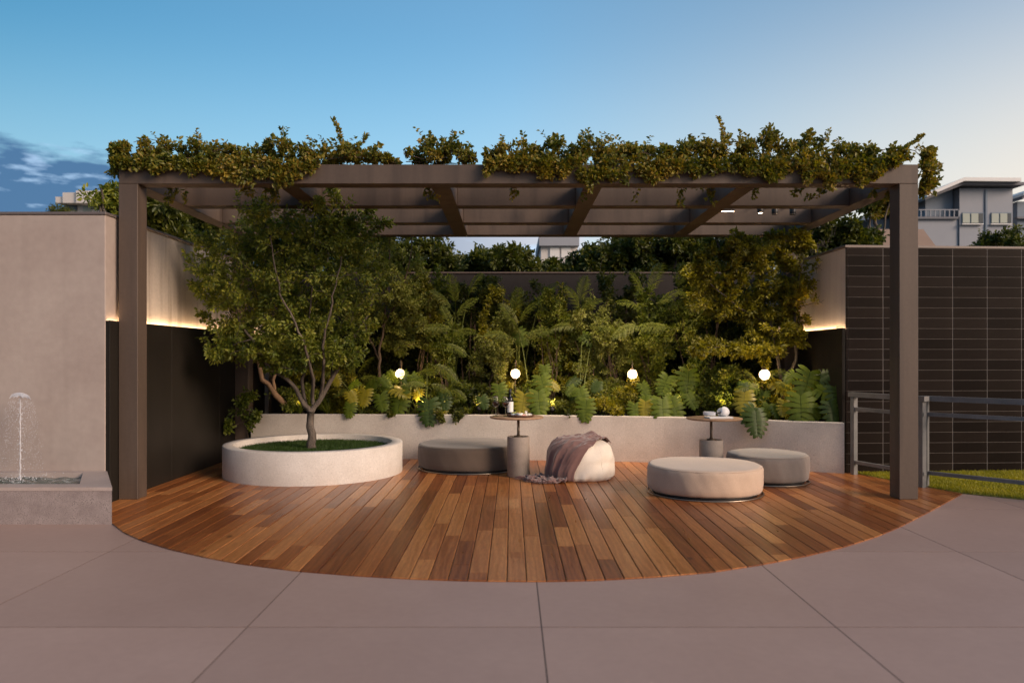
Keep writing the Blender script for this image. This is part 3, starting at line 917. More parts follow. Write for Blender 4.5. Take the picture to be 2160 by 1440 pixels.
spot_fixture(3.25, 9.38, 'small unlit pergola spotlight, nearer the bar lamp of the two dark ones', 0, False)
spot_fixture(3.48, 9.40, 'small unlit pergola spotlight nearest the right rafter', 0, False)
for x_, e_, lab_ in ((-1.35, 60, 'small added fill spotlight left of the second rafter, tucked up between the cross beams'), (-.25, 150, 'small added fill spotlight right of the second rafter, tucked up between the cross beams'),
                     (.35, 110, 'small unseen pergola spotlight above the middle table, tucked up between the cross beams'), (1.25, 160, 'small added fill spotlight right of the third rafter, tucked up between the cross beams'),
                     (1.95, 160, 'small added fill spotlight left of the fourth rafter, tucked up between the cross beams')):
    spot_fixture(x_, 9.93 if x_ != .35 else 9.42, lab_, e_ * .50, tilt=.0 if x_ == .35 else math.radians(24), z=3.175 if x_ != .35 else 3.262)  # the tilted spots are unseen fill, added to brighten the planting

# ================================================================== PLANTING BED
bed = thing('planting_bed', 'long curved speckled concrete planting bed wall along the back of the deck', 'planter', (0, 10, 0))
xs = np.concatenate([np.linspace(-3.62, 1.2, 22), np.linspace(1.4, 4.0, 22)])
BH = .61
sm = lambda x: sum(bedy(x + dx) for dx in (-.3, -.2, -.1, 0, .1, .2, .3)) / 7 if -3.3 < x < 3.7 else bedy(x)
bv = []; bf = []
for x in xs:
    y = sm(x)
    bv += [(x, y, 0), (x, y, BH - .008), (x, y + .008, BH), (x, y + .10, BH), (x, y + .10, .3)]
for i in range(len(xs) - 1):
    for j in range(4): bf.append((i * 5 + j, (i + 1) * 5 + j, (i + 1) * 5 + j + 1, i * 5 + j + 1))
bf += [(0, 1, 2, 3, 4), tuple((len(xs) - 1) * 5 + j for j in (4, 3, 2, 1, 0))]
b = MB(); b.add(bv, [f[::1] for f in bf]); child(b, 'front_wall', M['concrete'], bed)
sv = []; sf = []
for x in xs:
    y = sm(x); sv += [(x, y + .095, BH - .06), (x, 12.24, BH - .03)]
for i in range(len(xs) - 1): sf.append((2 * i, 2 * i + 2, 2 * i + 3, 2 * i + 1))
b = MB(); b.add(sv, sf); child(b, 'soil', M['soil'], bed)

# ================================================================== ROUND PLANTER
PC = (-2.41, 9.27); PR = 1.06; PH = .365
rp = thing('round_planter', 'large round pale concrete planter holding grass and a tree', 'planter', (PC[0], PC[1], 0))
b = MB(); b.lathe([(PR, 0), (PR, PH - .008), (PR - .008, PH), (PR - .125, PH), (PR - .131, PH - .006), (PR - .131, .05)], n=128, cap0=False, cap1=False); b.build('ring_wall', M['planter'], rp)
b = MB(); b.lathe([(PR - .13, .255), (.5, .272), (.05, .28)], n=64, cap0=False); b.build('soil', M['soil'], rp)
circ = [(PC[0] + (PR - .14) * math.cos(a), PC[1] + (PR - .14) * math.sin(a)) for a in np.linspace(0, 2 * PI, 60, endpoint=False)]
gp = blades('grass', circ, 42000, .045, M['grass'], 8, .262, .0028)
tag(gp, 'dark green grass growing inside the round concrete planter', 'grass', kind='stuff')

# ================================================================== FOUNTAIN
fb = thing('fountain_basin', 'low speckled stone fountain basin against the plaster wall', 'fountain', (-4.6, 6.8, 0))
yf0, yb0 = 6.40, YW - .002; HZ = .304
xR0, xR1 = -3.376, -3.905
def xr(y): return xR0 + (y - yf0) * (xR1 - xR0) / (yb0 - yf0)
xL = -8.2
t1 = .16
outer = [(xL, yf0), (xR0, yf0), (xR1, yb0), (xL, yb0)]
inner = [(xL + .15, yf0 + t1), (xr(yf0 + t1) - .27, yf0 + t1), (xr(yb0 - .10) - .23, yb0 - .10), (xL + .15, yb0 - .10)]
b = MB()
vs = [(x, y, -.03) for x, y in outer] + [(x, y, HZ - .03) for x, y in outer]
b.add(vs, [(0, 1, 5, 4), (1, 2, 6, 5), (3, 0, 4, 7)]); child(b, 'basin_wall', M['granite'], fb)
b = MB()
o2 = [(xL, yf0 - .004), (xR0 + .004, yf0 - .004), (xR1 + .004, yb0), (xL, yb0)]
vs = [(x, y, HZ - .03) for x, y in o2] + [(x, y, HZ) for x, y in o2] + [(x, y, HZ) for x, y in inner] + [(x, y, .10) for x, y in inner]
fs = [(i, (i + 1) % 4, 4 + (i + 1) % 4, 4 + i) for i in range(4)] + [(4 + i, 4 + (i + 1) % 4, 8 + (i + 1) % 4, 8 + i) for i in range(4)] + [(8 + i, 8 + (i + 1) % 4, 12 + (i + 1) % 4, 12 + i) for i in range(4)] + [(12, 13, 14, 15)]
b.add(vs, fs); child(b, 'rim', M['granite_top'], fb)
# water surface
rng = np.random.default_rng(2)
nx, ny = 90, 16
wv = []; wf = []
for j in range(ny + 1):
    for i in range(nx + 1):
        fy = j / ny; y = inner[0][1] + (inner[2][1] - inner[0][1]) * fy
        xe = inner[1][0] + (inner[2][0] - inner[1][0]) * fy
        x = inner[0][0] + (xe - inner[0][0]) * i / nx
        rj = math.hypot(x + 4.53, y - 6.98)
        z = HZ - .045 + .006 * math.sin(x * 31 + y * 17) * math.cos(y * 41 - x * 9) + .012 * math.exp(-rj * 1.5) * math.sin(rj * 38)
        wv.append((x, y, z))
for j in range(ny):
    for i in range(nx):
        a_ = j * (nx + 1) + i; wf.append((a_, a_ + 1, a_ + nx + 2, a_ + nx + 1))
b = MB(); b.add(wv, wf, True); wt = b.build('water', M['water']); tag(wt, kind='structure')
# jet: a wobbling column and a dome of falling drops
JC = Vector((-4.525, 6.98, HZ - .04))
jb_ = MB()
H = .76
pts = [JC + Vector((.0025 * math.sin(i * 2.1), .0025 * math.cos(i * 1.7), H * i / 24)) for i in range(25)]
jb_.tube(pts, [.0055 + .0018 * math.sin(i * 1.9) for i in range(25)], 8)
for k in range(5):
    jb_.tube([JC + Vector((-.085 + .17 * q / 12, .012 * (k - 2), H + .045 - 3.4 * (-.085 + .17 * q / 12 + .006 * k) ** 2 - .02 * abs(k - 2) * .5)) for q in range(13)], [.0025 + .0035 * math.sin(PI * q / 12) for q in range(13)], 6)
# sheet at the crown of the dome
for k in range(26):
    a = rng.uniform(0, 2 * PI); R_ = rng.uniform(.09, .17)
    arc = []
    n_ = 6
    s0 = rng.uniform(0, .2); s1 = s0 + rng.uniform(.15, .4)
    for i in range(n_ + 1):
        s_ = s0 + (s1 - s0) * i / n_
        arc.append(JC + Vector((math.cos(a) * R_ * s_, math.sin(a) * R_ * s_, H + .035 * (1 - 2 * s_) - H * max(0, s_ - .45) ** 1.6 * .55)))
    jb_.tube(arc, [.0022] * (n_ + 1), 5)
def drop(c, r):
    vs = [(0, 0, r * 1.5), (r, 0, 0), (0, r, 0), (-r, 0, 0), (0, -r, 0), (0, 0, -r)]
    jb_.add([(c[0] + p[0], c[1] + p[1], c[2] + p[2]) for p in vs], [(0, 1, 2), (0, 2, 3), (0, 3, 4), (0, 4, 1), (5, 2, 1), (5, 3, 2), (5, 4, 3), (5, 1, 4)], True)
for k in range(1500):
    a = rng.uniform(0, 2 * PI); s_ = rng.uniform(.25, 1.0) ** .6; R_ = rng.uniform(.12, .215)
    z = H * (1 - max(0, (s_ - .3) / .7) ** 2.1)
    drop(JC + Vector((math.cos(a) * R_ * s_, math.sin(a) * R_ * s_, z)) + Vector(rng.normal(size=3) * .006), rng.uniform(.0010, .0030))
for k in range(160):
    drop(JC + Vector((rng.normal() * .014, rng.normal() * .014, rng.uniform(0, H))), rng.uniform(.002, .006))
for k in range(120):
    drop(JC + Vector((rng.normal() * .13, rng.normal() * .10, rng.uniform(0, .05))), rng.uniform(.002, .006))
jo = jb_.build('water_jet', M['drops']); tag(jo, 'thin fountain jet falling back in a dome of drops over the basin', 'water jet', kind='stuff')

# ================================================================== RAILINGS
def railing(pts, posts, label, origin):
    t = thing('metal_railing', label, 'railing', origin)
    pts = [Vector((p[0], p[1], 0)) for p in pts]
    def bar(a, b_, z0, z1, wd, nm):
        d_ = (b_ - a).normalized(); n_ = Vector((-d_.y, d_.x, 0)) * wd / 2
        q = [(a - n_), (b_ - n_), (b_ + n_), (a + n_)]
        mb = MB(); mb.prism([(v.x, v.y) for v in q], z0, z1); child(mb, nm, M['steel'], t)
    a, b_ = pts
    bar(a, b_, .925, .98, .07, 'top_rail')
    d_ = (b_ - a).normalized()
    bar(a + d_ * .05, b_ - d_ * .02, .762, .803, .04, 'middle_rail')
    bar(a + d_ * .05, b_ - d_ * .02, .130, .168, .04, 'bottom_rail')
    for s_ in posts:
        c = a + d_ * s_
        n_ = Vector((-d_.y, d_.x, 0))
        q = [c - d_ * .028 - n_ * .028, c + d_ * .028 - n_ * .028, c + d_ * .028 + n_ * .028, c - d_ * .028 + n_ * .028]
        mb = MB(); mb.prism([(v.x, v.y) for v in q], -.005, .9245); child(mb, 'post', M['steel'], t)
railing([(4.07, 9.13), (4.44, 8.12)], [.06, 1.02], 'short grey metal railing between the right pergola post and the tiled wall', (4.07, 9.13, 0))
railing([(4.46, 8.27), (6.9, 5.55)], [.045, 1.55, 3.0], 'long grey metal railing running right along the lawn in front of the tiled wall', (4.46, 8.27, 0))

# ================================================================== OTTOMANS
def ottoman(name, label, cx, cy, r, h, mat, ring=True, seed=0):
    t = thing(name, label, 'ottoman', (cx, cy, 0), 'round upholstered ottomans on the deck')
    zb = .032
    rr = .045
    pr = [(r - .06, zb), (r - .02, zb + .004), (r - .004, zb + .025)]
    for i in range(5): pr.append((r + .004 * math.sin(PI * (i + 1) / 6), zb + .03 + (h - zb - .03 - rr) * (i + 1) / 5))
    for i in range(1, 9):
        a = i / 8 * PI / 2; pr.append((r - rr + rr * math.cos(a), h - rr + rr * math.sin(a)))
    for i in range(1, 8):
        q = i / 8; pr.append(((r - rr) * (1 - q), h + .012 * math.sin(q * PI / 2)))
    pr.append((.002, h + .012))
    rg = random.Random(seed); ph = [rg.uniform(0, 6.28) for _ in range(6)]
    def wob(rad, z, a):
        k = .0022 * math.sin(9 * a + ph[0] + z * 14) + .0016 * math.sin(17 * a + ph[1]) + .0012 * math.sin(31 * a + ph[2] + z * 30)
        gather = .0018 * math.sin(70 * a) * max(0, 1 - (z - zb) / .06)
        return rad + (k + gather) * min(1, rad / r), z + .002 * math.sin(3 * a + ph[3]) * rad / r
    b = MB(); b.lathe(pr, n=160, wob=wob); b.build('cushion', mat, t)
    b = MB(); b.lathe([(r - .06, .0005), (r - .05, .0005), (r - .05, zb - .001), (r - .07, zb - .001)], n=96, cap0=False, cap1=False); b.build('plinth', M['black'], t)
    if ring:
        b = MB()
        n = 96; R_ = r + .004
        pts = [(R_ * math.cos(2 * PI * i / n), R_ * math.sin(2 * PI * i / n), .0085) for i in range(n + 1)]
        b.tube(pts, .0075, 8, False); b.build('base_ring', M['ringmetal'], t)
    # welt seam round the top edge
    b = MB(); n = 128; R_ = r - .008
    b.tube([(R_ * math.cos(2 * PI * i / n), R_ * math.sin(2 * PI * i / n), h - .016) for i in range(n + 1)], .0028, 6, False); b.build('seam', mat, t)
    return t
ottoman('ottoman', 'wide dark taupe ottoman behind the cylinder based table', -.535, 9.66, .655, .315, M['fab_taupe'], True, 1)
ottoman('ottoman', 'large pale beige ottoman, the nearest of the three flat ones', 2.0, 7.89, .583, .298, M['fab_beige'], True, 2)
ottoman('ottoman', 'smaller mid grey ottoman behind the beige one, close to the planting bed', 2.90, 8.62, .447, .318, M['fab_grey'], True, 3)

# ------------------------------------------------------------------ cream pouf with blanket
PFC = Vector((.80, 8.86, 0)); PFR = .385; PFH = .452
def pouf_prof():
    pts = []
    for i in range(0, 61):
        s_ = i / 60
        a = s_ * PI / 2
        # superellipse from top centre to widest point, then down to the floor
        e = .60
        x = PFR * math.sin(a) ** e if a > 0 else 0
        z = .20 + (PFH - .20) * math.cos(a) ** .72 if a < PI / 2 - 1e-6 else .20
        pts.append((x, z))
    for i in range(1, 16):
        s_ = i / 15
        z = .20 * (1 - s_)
        x = PFR * (1 - .0 * s_) + .012 * math.sin(s_ * PI) - (.028 * max(0, (s_ - .75) / .25) ** 2)
        pts.append((x, z))
    return pts
prof = pouf_prof()
pf = thing('pouf', 'plump cream canvas pouf half covered by a mauve blanket', 'pouf', PFC)
def wobp(rad, z, a):
    q = min(1, rad / PFR)
    wr1 = .0045 * math.sin(5 * a + 11 * z) + .0035 * math.sin(11 * a - 25 * z + 1) + .004 * math.sin(38 * z + 2.3 * math.sin(2 * a)) * (0 < z < .40)
    base = .006 * math.sin(23 * a) * max(0, 1 - z / .10)
    topg = .004 * math.sin(29 * a + 1) * math.exp(-((z - .39) / .035) ** 2)
    return rad + (wr1 + base + topg) * q, z + (.005 * math.sin(2 * a + .6) + .003 * math.sin(3 * a)) * (z > .3) * (1 - q * .4)
b = MB(); b.lathe([(max(x, .002), z) for x, z in prof[::-1]], n=160, wob=wobp); b.build('cushion', M['fab_cream'], pf)
for a in (-0.98, .45, 2.1):
    b = MB()
    pts = []
    for x, z in prof[14:-1:3]:
        rr_, zz_ = wobp(x, z, a); pts.append(((rr_ - .001) * math.cos(a), (rr_ - .001) * math.sin(a), zz_))
    b.tube(pts, .003, 6, False); b.build('seam', M['fab_cream'], pf)
b = MB(); n = 140
pts = []
for i in range(n + 1):
    a = 2 * PI * i / n; rr_, zz_ = wobp(PFR + .006, .045, a); pts.append((rr_ * math.cos(a), rr_ * math.sin(a), .045 + .006 * math.sin(4 * a)))
b.tube(pts, .0035, 6, False); b.build('piping', M['fab_cream'], pf)

# blanket draped over the back, top and front-left side, ending in a pile on the deck
arc = [0.0]
for (x0, z0), (x1, z1) in zip(prof[:-1], prof[1:]): arc.append(arc[-1] + math.hypot(x1 - x0, z1 - z0))
arcn = np.array(arc); pxs = np.array([p[0] for p in prof]); pzs = np.array([p[1] for p in prof])
LTOT = arc[-1]
rngb = np.random.default_rng(4)
dd = Vector((-.72, -.69, 0)).normalized(); lat = Vector((-dd.y, dd.x, 0))   # lat points towards +x,-y
NU, NV = 90, 150
bvv = []; bff = []
s_start = -.34; s_end = LTOT + .27
for j in range(NV + 1):
    s_ = s_start + (s_end - s_start) * j / NV
    for i in range(NU + 1):
        u = i / NU * 2 - 1
        down = min(1, max(0, (s_ - .22) / .4))
        width = .245 + .03 * math.sin(s_ * 5) - .05 * max(0, -s_) + .03 * max(0, s_ - LTOT) / .27
        bx = u * width + .05 * (1 - down) * (1 if True else 0) + .02 * math.sin(s_ * 7)
        # profile position
        sa = abs(s_)
        floor_ = max(0, s_ - LTOT + .02)
        r0 = float(np.interp(min(sa, LTOT - .02), arcn, pxs)); z0 = float(np.interp(min(sa, LTOT - .02), arcn, pzs))
        q = min(.97, abs(bx) / (PFR + .01))
        lim_ = math.sqrt(1 - q * q)
        aa = r0 * (1 if s_ >= 0 else -1)
        # keep lateral points on the round body: scale along-direction on the rim
        along = aa * (lim_ if r0 > PFR * .6 else 1 - (1 - lim_) * r0 / (PFR * .6))
        zt = z0
        if sa < .3: zt = z0 - .012 * q * q
        nz1 = mnoise.noise(Vector((u * 2.6 + .6 * s_, s_ * 1.3, 3.1)))
        nz2 = mnoise.noise(Vector((u * 6.5 + 1.2 * s_, s_ * 2.2, 7.7)))
        nz3 = mnoise.noise(Vector((u * 4, s_ * 9, 1.3)))
        amp = .005 + .055 * down
        off = .012 + max(0, amp * (nz1 + .35)) + .022 * (.35 + .65 * down) * abs(nz2)
        rg1 = 1 - abs(mnoise.noise(Vector((u * 1.6 + s_ * 2, s_ * 7 + u * 1.3, 5.2)))) * 2.4
        rg2 = 1 - abs(mnoise.noise(Vector((u * 3 - s_ * 3, s_ * 11, 9.2)))) * 2.4
        toprid = (1 - down) * (.022 * max(0, rg1) + .010 * max(0, rg2)) - .004
        peak = .050 * math.exp(-((s_ + .22) / .07) ** 2 - ((u + .2) / .35) ** 2) + .02 * nz3 * math.exp(-((s_ + .05) / .12) ** 2)
        if r0 > PFR * .75:
            along += off * (1 if s_ >= 0 else -1)
            zt += off * .2 * (1 - down)
        else:
            zt += off
        zt += max(toprid, -.004) + peak
        if floor_ > 0:
            along += floor_ * .95 + .05 * mnoise.noise(Vector((u * 2.2, floor_ * 14, 2)))
            bx += .09 * mnoise.noise(Vector((u * 1.5, floor_ * 16, 6))) + floor_ * -.55
            rise = min(1, floor_ / .05)
            zt = z0 * (1 - rise) + .010 + (.075 * max(0, .55 - abs(mnoise.noise(Vector((u * 2.5 + floor_ * 6, floor_ * 20, 4)))) * 2) + .05 * max(0, .5 - abs(mnoise.noise(Vector((u * 6, floor_ * 26 + u * 2, 8)))) * 2)) * (1 - .35 * floor_ / .27) * rise
        p = dd * along + lat * bx
        bvv.append((p.x, p.y, max(.006, zt)))
for j in range(NV):
    for i in range(NU):
        a_ = j * (NU + 1) + i; bff.append((a_, a_ + 1, a_ + NU + 2, a_ + NU + 1))
b = MB(); b.add(bvv, bff, True)
bk = b.build('blanket', M['fab_mauve']); bk.location = PFC
md = bk.modifiers.new('solid', 'SOLIDIFY'); md.thickness = .005; md.offset = 1
tag(bk, 'crumpled mauve brown linen blanket draped over the cream pouf and trailing on the deck', 'blanket')
fr = MB()
for i in range(0, NU + 1, 1):
    p = Vector(bvv[NV * (NU + 1) + i]); q = p + dd * rngb.uniform(.015, .03) + Vector((rngb.normal() * .006, rngb.normal() * .006, 0)); q.z = .006
    fr.tube([p, p.lerp(q, .5) + Vector((0, 0, .002)), q], .0016, 4)
fo = fr.build('fringe', M['fab_mauve'], bk); fo['kind'] = 'stuff'

# ================================================================== TABLES
def bistro(name, label, cx, cy, bz, br, tx, ty, ztop, rtop):
    t = thing(name, label, 'side table', (cx, cy, 0), 'side tables with concrete bases')
    pr = [(br - .006, .0005), (br, .006), (br, bz - .010), (br - .003, bz - .003), (br - .010, bz), (br - .018, bz), (br - .021, bz - .008), (.02, bz - .010)]
    b = MB(); b.lathe(pr, n=72); b.build('base', M['tablebase'], t)
    b = MB(); b.lathe([(.052, bz - .010), (.052, bz + .004), (.046, bz + .008), (.022, bz + .010), (.018, bz + .024)], n=32); b.build('flange', M['bronze'], t)
    b = MB(); b.tube([(0, 0, bz + .02), (0, 0, ztop - .03)], .0155, 20); b.build('pole', M['bronze'], t)
    b = MB(); b.lathe([(.09, ztop - .030), (.09, ztop - .0235), (.02, ztop - .0235)], c=(tx, ty, 0), n=32); b.build('top_plate', M['bronze'], t)
    b = MB(); b.lathe([(rtop - .022, ztop - .023), (rtop - .004, ztop - .018), (rtop, ztop - .010), (rtop - .002, ztop - .002), (rtop - .006, ztop), (.002, ztop)], c=(tx, ty, 0), n=96); b.build('tabletop', M['tabletop'], t)
    return t
ZTB = .705
bistro('side_table', 'round wooden table carrying wine glasses and snacks', .075, 8.92, .470, .131, -.02, 0, ZTB, .315)
bistro('side_table', 'round wooden table carrying white headphones, behind the beige ottoman', 2.29, 8.72, .455, .134, .035, 0, ZTB, .315)

def glass(cx, cy, label, lvl=.5, hh=.235):
    t = thing('wine_glass', label, 'wine glass', (cx, cy, ZTB + .0005), 'wine glasses on the round table')
    R_ = .041; zs = hh * .44
    pr = [(.031, 0), (.031, .002), (.005, .008), (.0035, .02), (.0035, zs - .01), (.008, zs)]
    bowl = []
    for i in range(1, 13):
        q = i / 12; z = zs + (hh - zs) * q
        r = R_ * (math.sin(min(1, q / .42) * PI / 2) ** .75) if q < .42 else R_ - (R_ - .031) * ((q - .42) / .58) ** 1.4
        bowl.append((max(r, .008), z))
    inner_ = [(max(r - .0011, .002), z) for r, z in bowl[::-1]] + [(.002, zs + .004)]
    b = MB(); b.lathe(pr + bowl + inner_, n=36); b.build('glass_body', M['wineglass'], t)
    zl = zs + (hh - zs) * lvl
    wp = [(.002, zs + .006)] + [(max(r - .0022, .003), max(z, zs + .007)) for r, z in bowl if z < zl]
    wp.append((wp[-1][0] + .0002, zl)); wp.append((.001, zl))
    b = MB(); b.lathe(wp, n=32); b.build('wine', M['wine'], t)
glass(-.190, 8.93, 'glass of rose wine near the left edge of the round table', .52)
glass(-.075, 8.90, 'glass of rose wine in front of the dark bottle', .46, .232)
bt = thing('wine_bottle', 'dark wine bottle with a plain white label on the round table', 'wine bottle', (-.022, 8.985, ZTB + .0005))
b = MB(); b.lathe([(.034, 0), (.0375, .004), (.0375, .185), (.034, .205), (.018, .232), (.0145, .245), (.0145, .298), (.016, .299), (.016, .312), (.014, .314)], n=36); b.build('bottle_body', M['bottleglass'], bt)
b = MB()
vs = []; n = 24
for i in range(n + 1):
    a = math.radians(205 + 145 * i / n)
    for z in (.045, .168): vs.append((.0382 * math.cos(a), .0382 * math.sin(a), z))
b.add(vs, [(2 * i, 2 * i + 2, 2 * i + 3, 2 * i + 1) for i in range(n)], True); b.build('label_paper', M['label'], bt)
b = MB(); b.lathe([(.0152, .262), (.0165, .263), (.0165, .3165), (.003, .3168)], n=24); b.build('capsule', M['black'], bt)
TR = (.105, 8.86)
tr = thing('serving_tray', 'round dark wooden serving tray holding the snacks', 'tray', (TR[0], TR[1], ZTB + .0005))
b = MB(); b.lathe([(.135, 0), (.150, .006), (.158, .022), (.152, .024), (.144, .012), (.002, .010)], n=64); b.build('dish', M['traywood'], tr)
zt = ZTB + .011
def bowl(cx, cy, r, h, label):
    t = thing('snack_bowl', label, 'bowl', (cx, cy, zt))
    b = MB(); b.lathe([(r * .6, 0), (r * .85, h * .35), (r, h), (r - .003, h), (r * .8, h * .4), (.002, h * .2)], n=40); b.build('ceramic_body', M['ceramic'], t)
    return t
bw = bowl(TR[0] - .015, TR[1] - .055, .042, .036, 'small white bowl of crackers on the serving tray')
rg = random.Random(3)
for k in range(11):
    a = rg.uniform(0, 6.28); rr_ = rg.uniform(0, .028)
    b = MB(); c = (rr_ * math.cos(a), rr_ * math.sin(a), .030 + rg.uniform(0, .014)); s_ = rg.uniform(.008, .012)
    b.lathe([(s_ * .5, -s_ * .6), (s_, 0), (s_ * .6, s_ * .6)], c=c, n=10); b.build('cracker', M['nut'] if k % 3 else M['olive'], bw)
bw2 = bowl(TR[0] - .085, TR[1] - .01, .036, .030, 'small white bowl of grapes at the left of the serving tray')
for k in range(10):
    a = rg.uniform(0, 6.28); rr_ = rg.uniform(0, .024); c = (rr_ * math.cos(a), rr_ * math.sin(a), .028 + rg.uniform(0, .010))
    b = MB(); b.lathe([(.003, -.009), (.0085, -.004), (.0095, 0), (.0085, .004), (.003, .009)], c=c, n=10); b.build('grape', M['olive'], bw2)
for k, (dx, dy, s_, z_) in enumerate([(.055, -.035, .030, 0), (.085, -.03, .026, 0), (.115, -.01, .024, 0), (.072, -.005, .026, 0), (.058, -.030, .026, .031), (.10, .02, .026, 0)]):
    t = thing('cheese_cube', ['large cheese cube nearest the middle of the tray, under another cube', 'cheese cube second from the right at the front of the tray', 'cheese cube at the right rim of the tray',
              'cheese cube behind the front row on the tray', 'cheese cube lying on top of the largest one', 'cheese cube at the back right of the tray'][k], 'cheese', (TR[0] + dx, TR[1] + dy, zt + z_), 'cheese cubes on the serving tray', rg.uniform(-.6, .6))
    b = MB(); b.bevbox(-s_ / 2, s_ / 2, -s_ / 2, s_ / 2, 0, s_, .002); b.build('cheese_body', M['cheese'], t)
t = thing('ham_roll', 'rolled slice of pink ham between the white bowl and the cheese', 'ham', (TR[0] + .033, TR[1] - .065, zt + .011), rz=.5)
b = MB(); b.tube([(-.024, 0, 0), (-.01, .002, .001), (.01, -.001, 0), (.024, .001, .001)], [.009, .011, .0115, .009], 14); b.build('ham_slice', M['ham'], t)
b = MB(); b.tube([(-.026, 0, .0), (-.024, 0, 0)], [.006, .0065], 12); b.build('ham_fold', M['cheese'], t)

# white headphones lying on a slim white box
HX, HY = 2.34, 8.66
t = thing('magazine', 'slim white box lying under the white headphones', 'box', (HX + .02, HY - .03, ZTB + .0005), rz=.12)
b = MB(); b.bevbox(-.15, .13, -.085, .085, 0, .020, .004); b.build('box_body', M['white'], t)
t.name = 'flat_box'
hp = thing('headphones', 'white over ear headphones lying on the slim white box', 'headphones', (HX, HY, ZTB + .0205), rz=-.12)
def cup(c, ax, r, th):
    ax = Vector(ax).normalized(); q = ax.to_track_quat('Z', 'Y')
    m = MB()
    pr = [(r * .80, -th), (r * .97, -th * .7), (r, -th * .2), (r * .98, th * .2), (r * .8, th * .55), (r * .35, th * .72), (.002, th * .75)]
    m.lathe(pr, n=36)
    m.v = [tuple(q @ Vector(v) + Vector(c)) for v in m.v]
    return m
c1 = Vector((.085, -.02, .058)); c2 = Vector((.055, .055, .045))
cup(c1, (.35, -.8, .35), .056, .036).build('ear_cup', M['white'], hp)
cup(c2, (-.1, .9, .3), .050, .034).build('ear_cup', M['white'], hp)
m = MB()
for (c, ax) in ((c1, (.35, -.8, .35)), ):
    ax = Vector(ax).normalized(); q = ax.to_track_quat('Z', 'Y')
    m.lathe([(.026, -.044), (.044, -.046), (.048, -.036), (.044, -.030)], n=30, cap0=False, cap1=False); m.v = [tuple(q @ Vector(v) + Vector(c)) for v in m.v]
m.build('ear_pad', simple('light_grey_leather', (.5, .5, .5), .5), hp)
def ribbon(pts, wd, th, up=Vector((0, 0, 1))):
    m = MB(); vs = []; fs = []
    n = len(pts)
    for i, p in enumerate(pts):
        a = pts[max(0, i - 1)]; c_ = pts[min(n - 1, i + 1)]; t_ = (c_ - a).normalized()
        s_ = t_.cross(up).normalized(); u_ = s_.cross(t_)
        for sx, sy in ((-1, -1), (1, -1), (1, 1), (-1, 1)): vs.append(p + s_ * th / 2 * sx + u_ * wd / 2 * sy)
    for i in range(n - 1):
        for k in range(4): fs.append((i * 4 + k, i * 4 + (k + 1) % 4, i * 4 + 4 + (k + 1) % 4, i * 4 + 4 + k))
    fs += [(3, 2, 1, 0), tuple((n - 1) * 4 + k for k in range(4))]
    m.add(vs, fs, False); return m
arcp = []
for i in range(25):
    a = math.radians(78 + 204 * i / 24)
    arcp.append(Vector((-.045 + .105 * math.cos(a), .01 + .062 * math.sin(a), .032 + .014 * math.sin(a) * 0)))
ribbon(arcp, .036, .010).build('headband', M['white'], hp)
ribbon([arcp[0], Vector((.01, .062, .036)), Vector((.035, .065, .04)), c2], .016, .008).build('arm', M['black'], hp)
ribbon([arcp[-1], Vector((.01, -.045, .04)), Vector((.045, -.045, .05)), c1 + Vector((0, .0, 0))], .016, .008).build('arm', M['black'], hp)

# ================================================================== GLOBE LAMPS
def globe(px, py, d, r, label, hook=1):
    c = P(px, py, d)
    zb = BH - .035
    t = thing('globe_lamp', label, 'garden lamp', (c.x, c.y, zb), 'glowing globe lamps in the planting bed')
    h = c.z - zb
    b = MB(); b.lathe([(r * math.sin(a), -r * math.cos(a)) for a in np.linspace(.22, PI - .22, 20)], c=(0, 0, h), n=32); b.build('globe', M['globe'], t)
    b = MB(); b.lathe([(.018, h + r * .96), (.020, h + r * 1.02), (.014, h + r * 1.25), (.008, h + r * 1.35)], n=16); b.build('cap', M['bronze'], t)
    pts = [(0.0, .05, 0), (0.0, .05, h * .5), (0, .05, h - r)]
    k = .09 * hook
    pts = [(k * 0, r + .03, 0), (0, r + .03, h + r * 1.0), (k * .15, r + .03, h + r * 2.0), (k * .1, (r + .03) * .8, h + r * 2.7), (0, (r + .03) * .45, h + r * 2.9), (0, .005, h + r * 2.4), (0, 0, h + r * 1.35)]
    b = MB(); b.tube(pts, .0055, 8); b.build('pole', M['bronze'], t)
    b = MB(); b.lathe([(.035, 0), (.035, .012), (.01, .016)], c=(0, r + .03, 0), n=16); b.build('foot', M['bronze'], t)
    l = bpy.data.lights.new('bulb', 'POINT'); l.energy = 9; l.color = (1.0, .66, .34); l.shadow_soft_size = r
    lo_ = bpy.data.objects.new('bulb_light', l); COL.objects.link(lo_); lo_.parent = t; lo_.location = (0, 0, h)
    # the bulb's light leaves through the opal glass
    t.children[0].visible_shadow = True
    l.energy = 3.6; l.shadow_soft_size = .015
    return t
globe(844, 788, 10.75, .067, 'glowing globe lamp furthest left, beside the pale leaved tree')
globe(1087, 788, 10.75, .067, 'glowing globe lamp directly behind the table with the wine glasses')
globe(1334, 789, 10.6, .067, 'glowing globe lamp between the cream pouf and the table with the headphones')
globe(1613, 790, 9.95, .071, 'glowing globe lamp furthest right, with a hooked neck above yellow leaves')

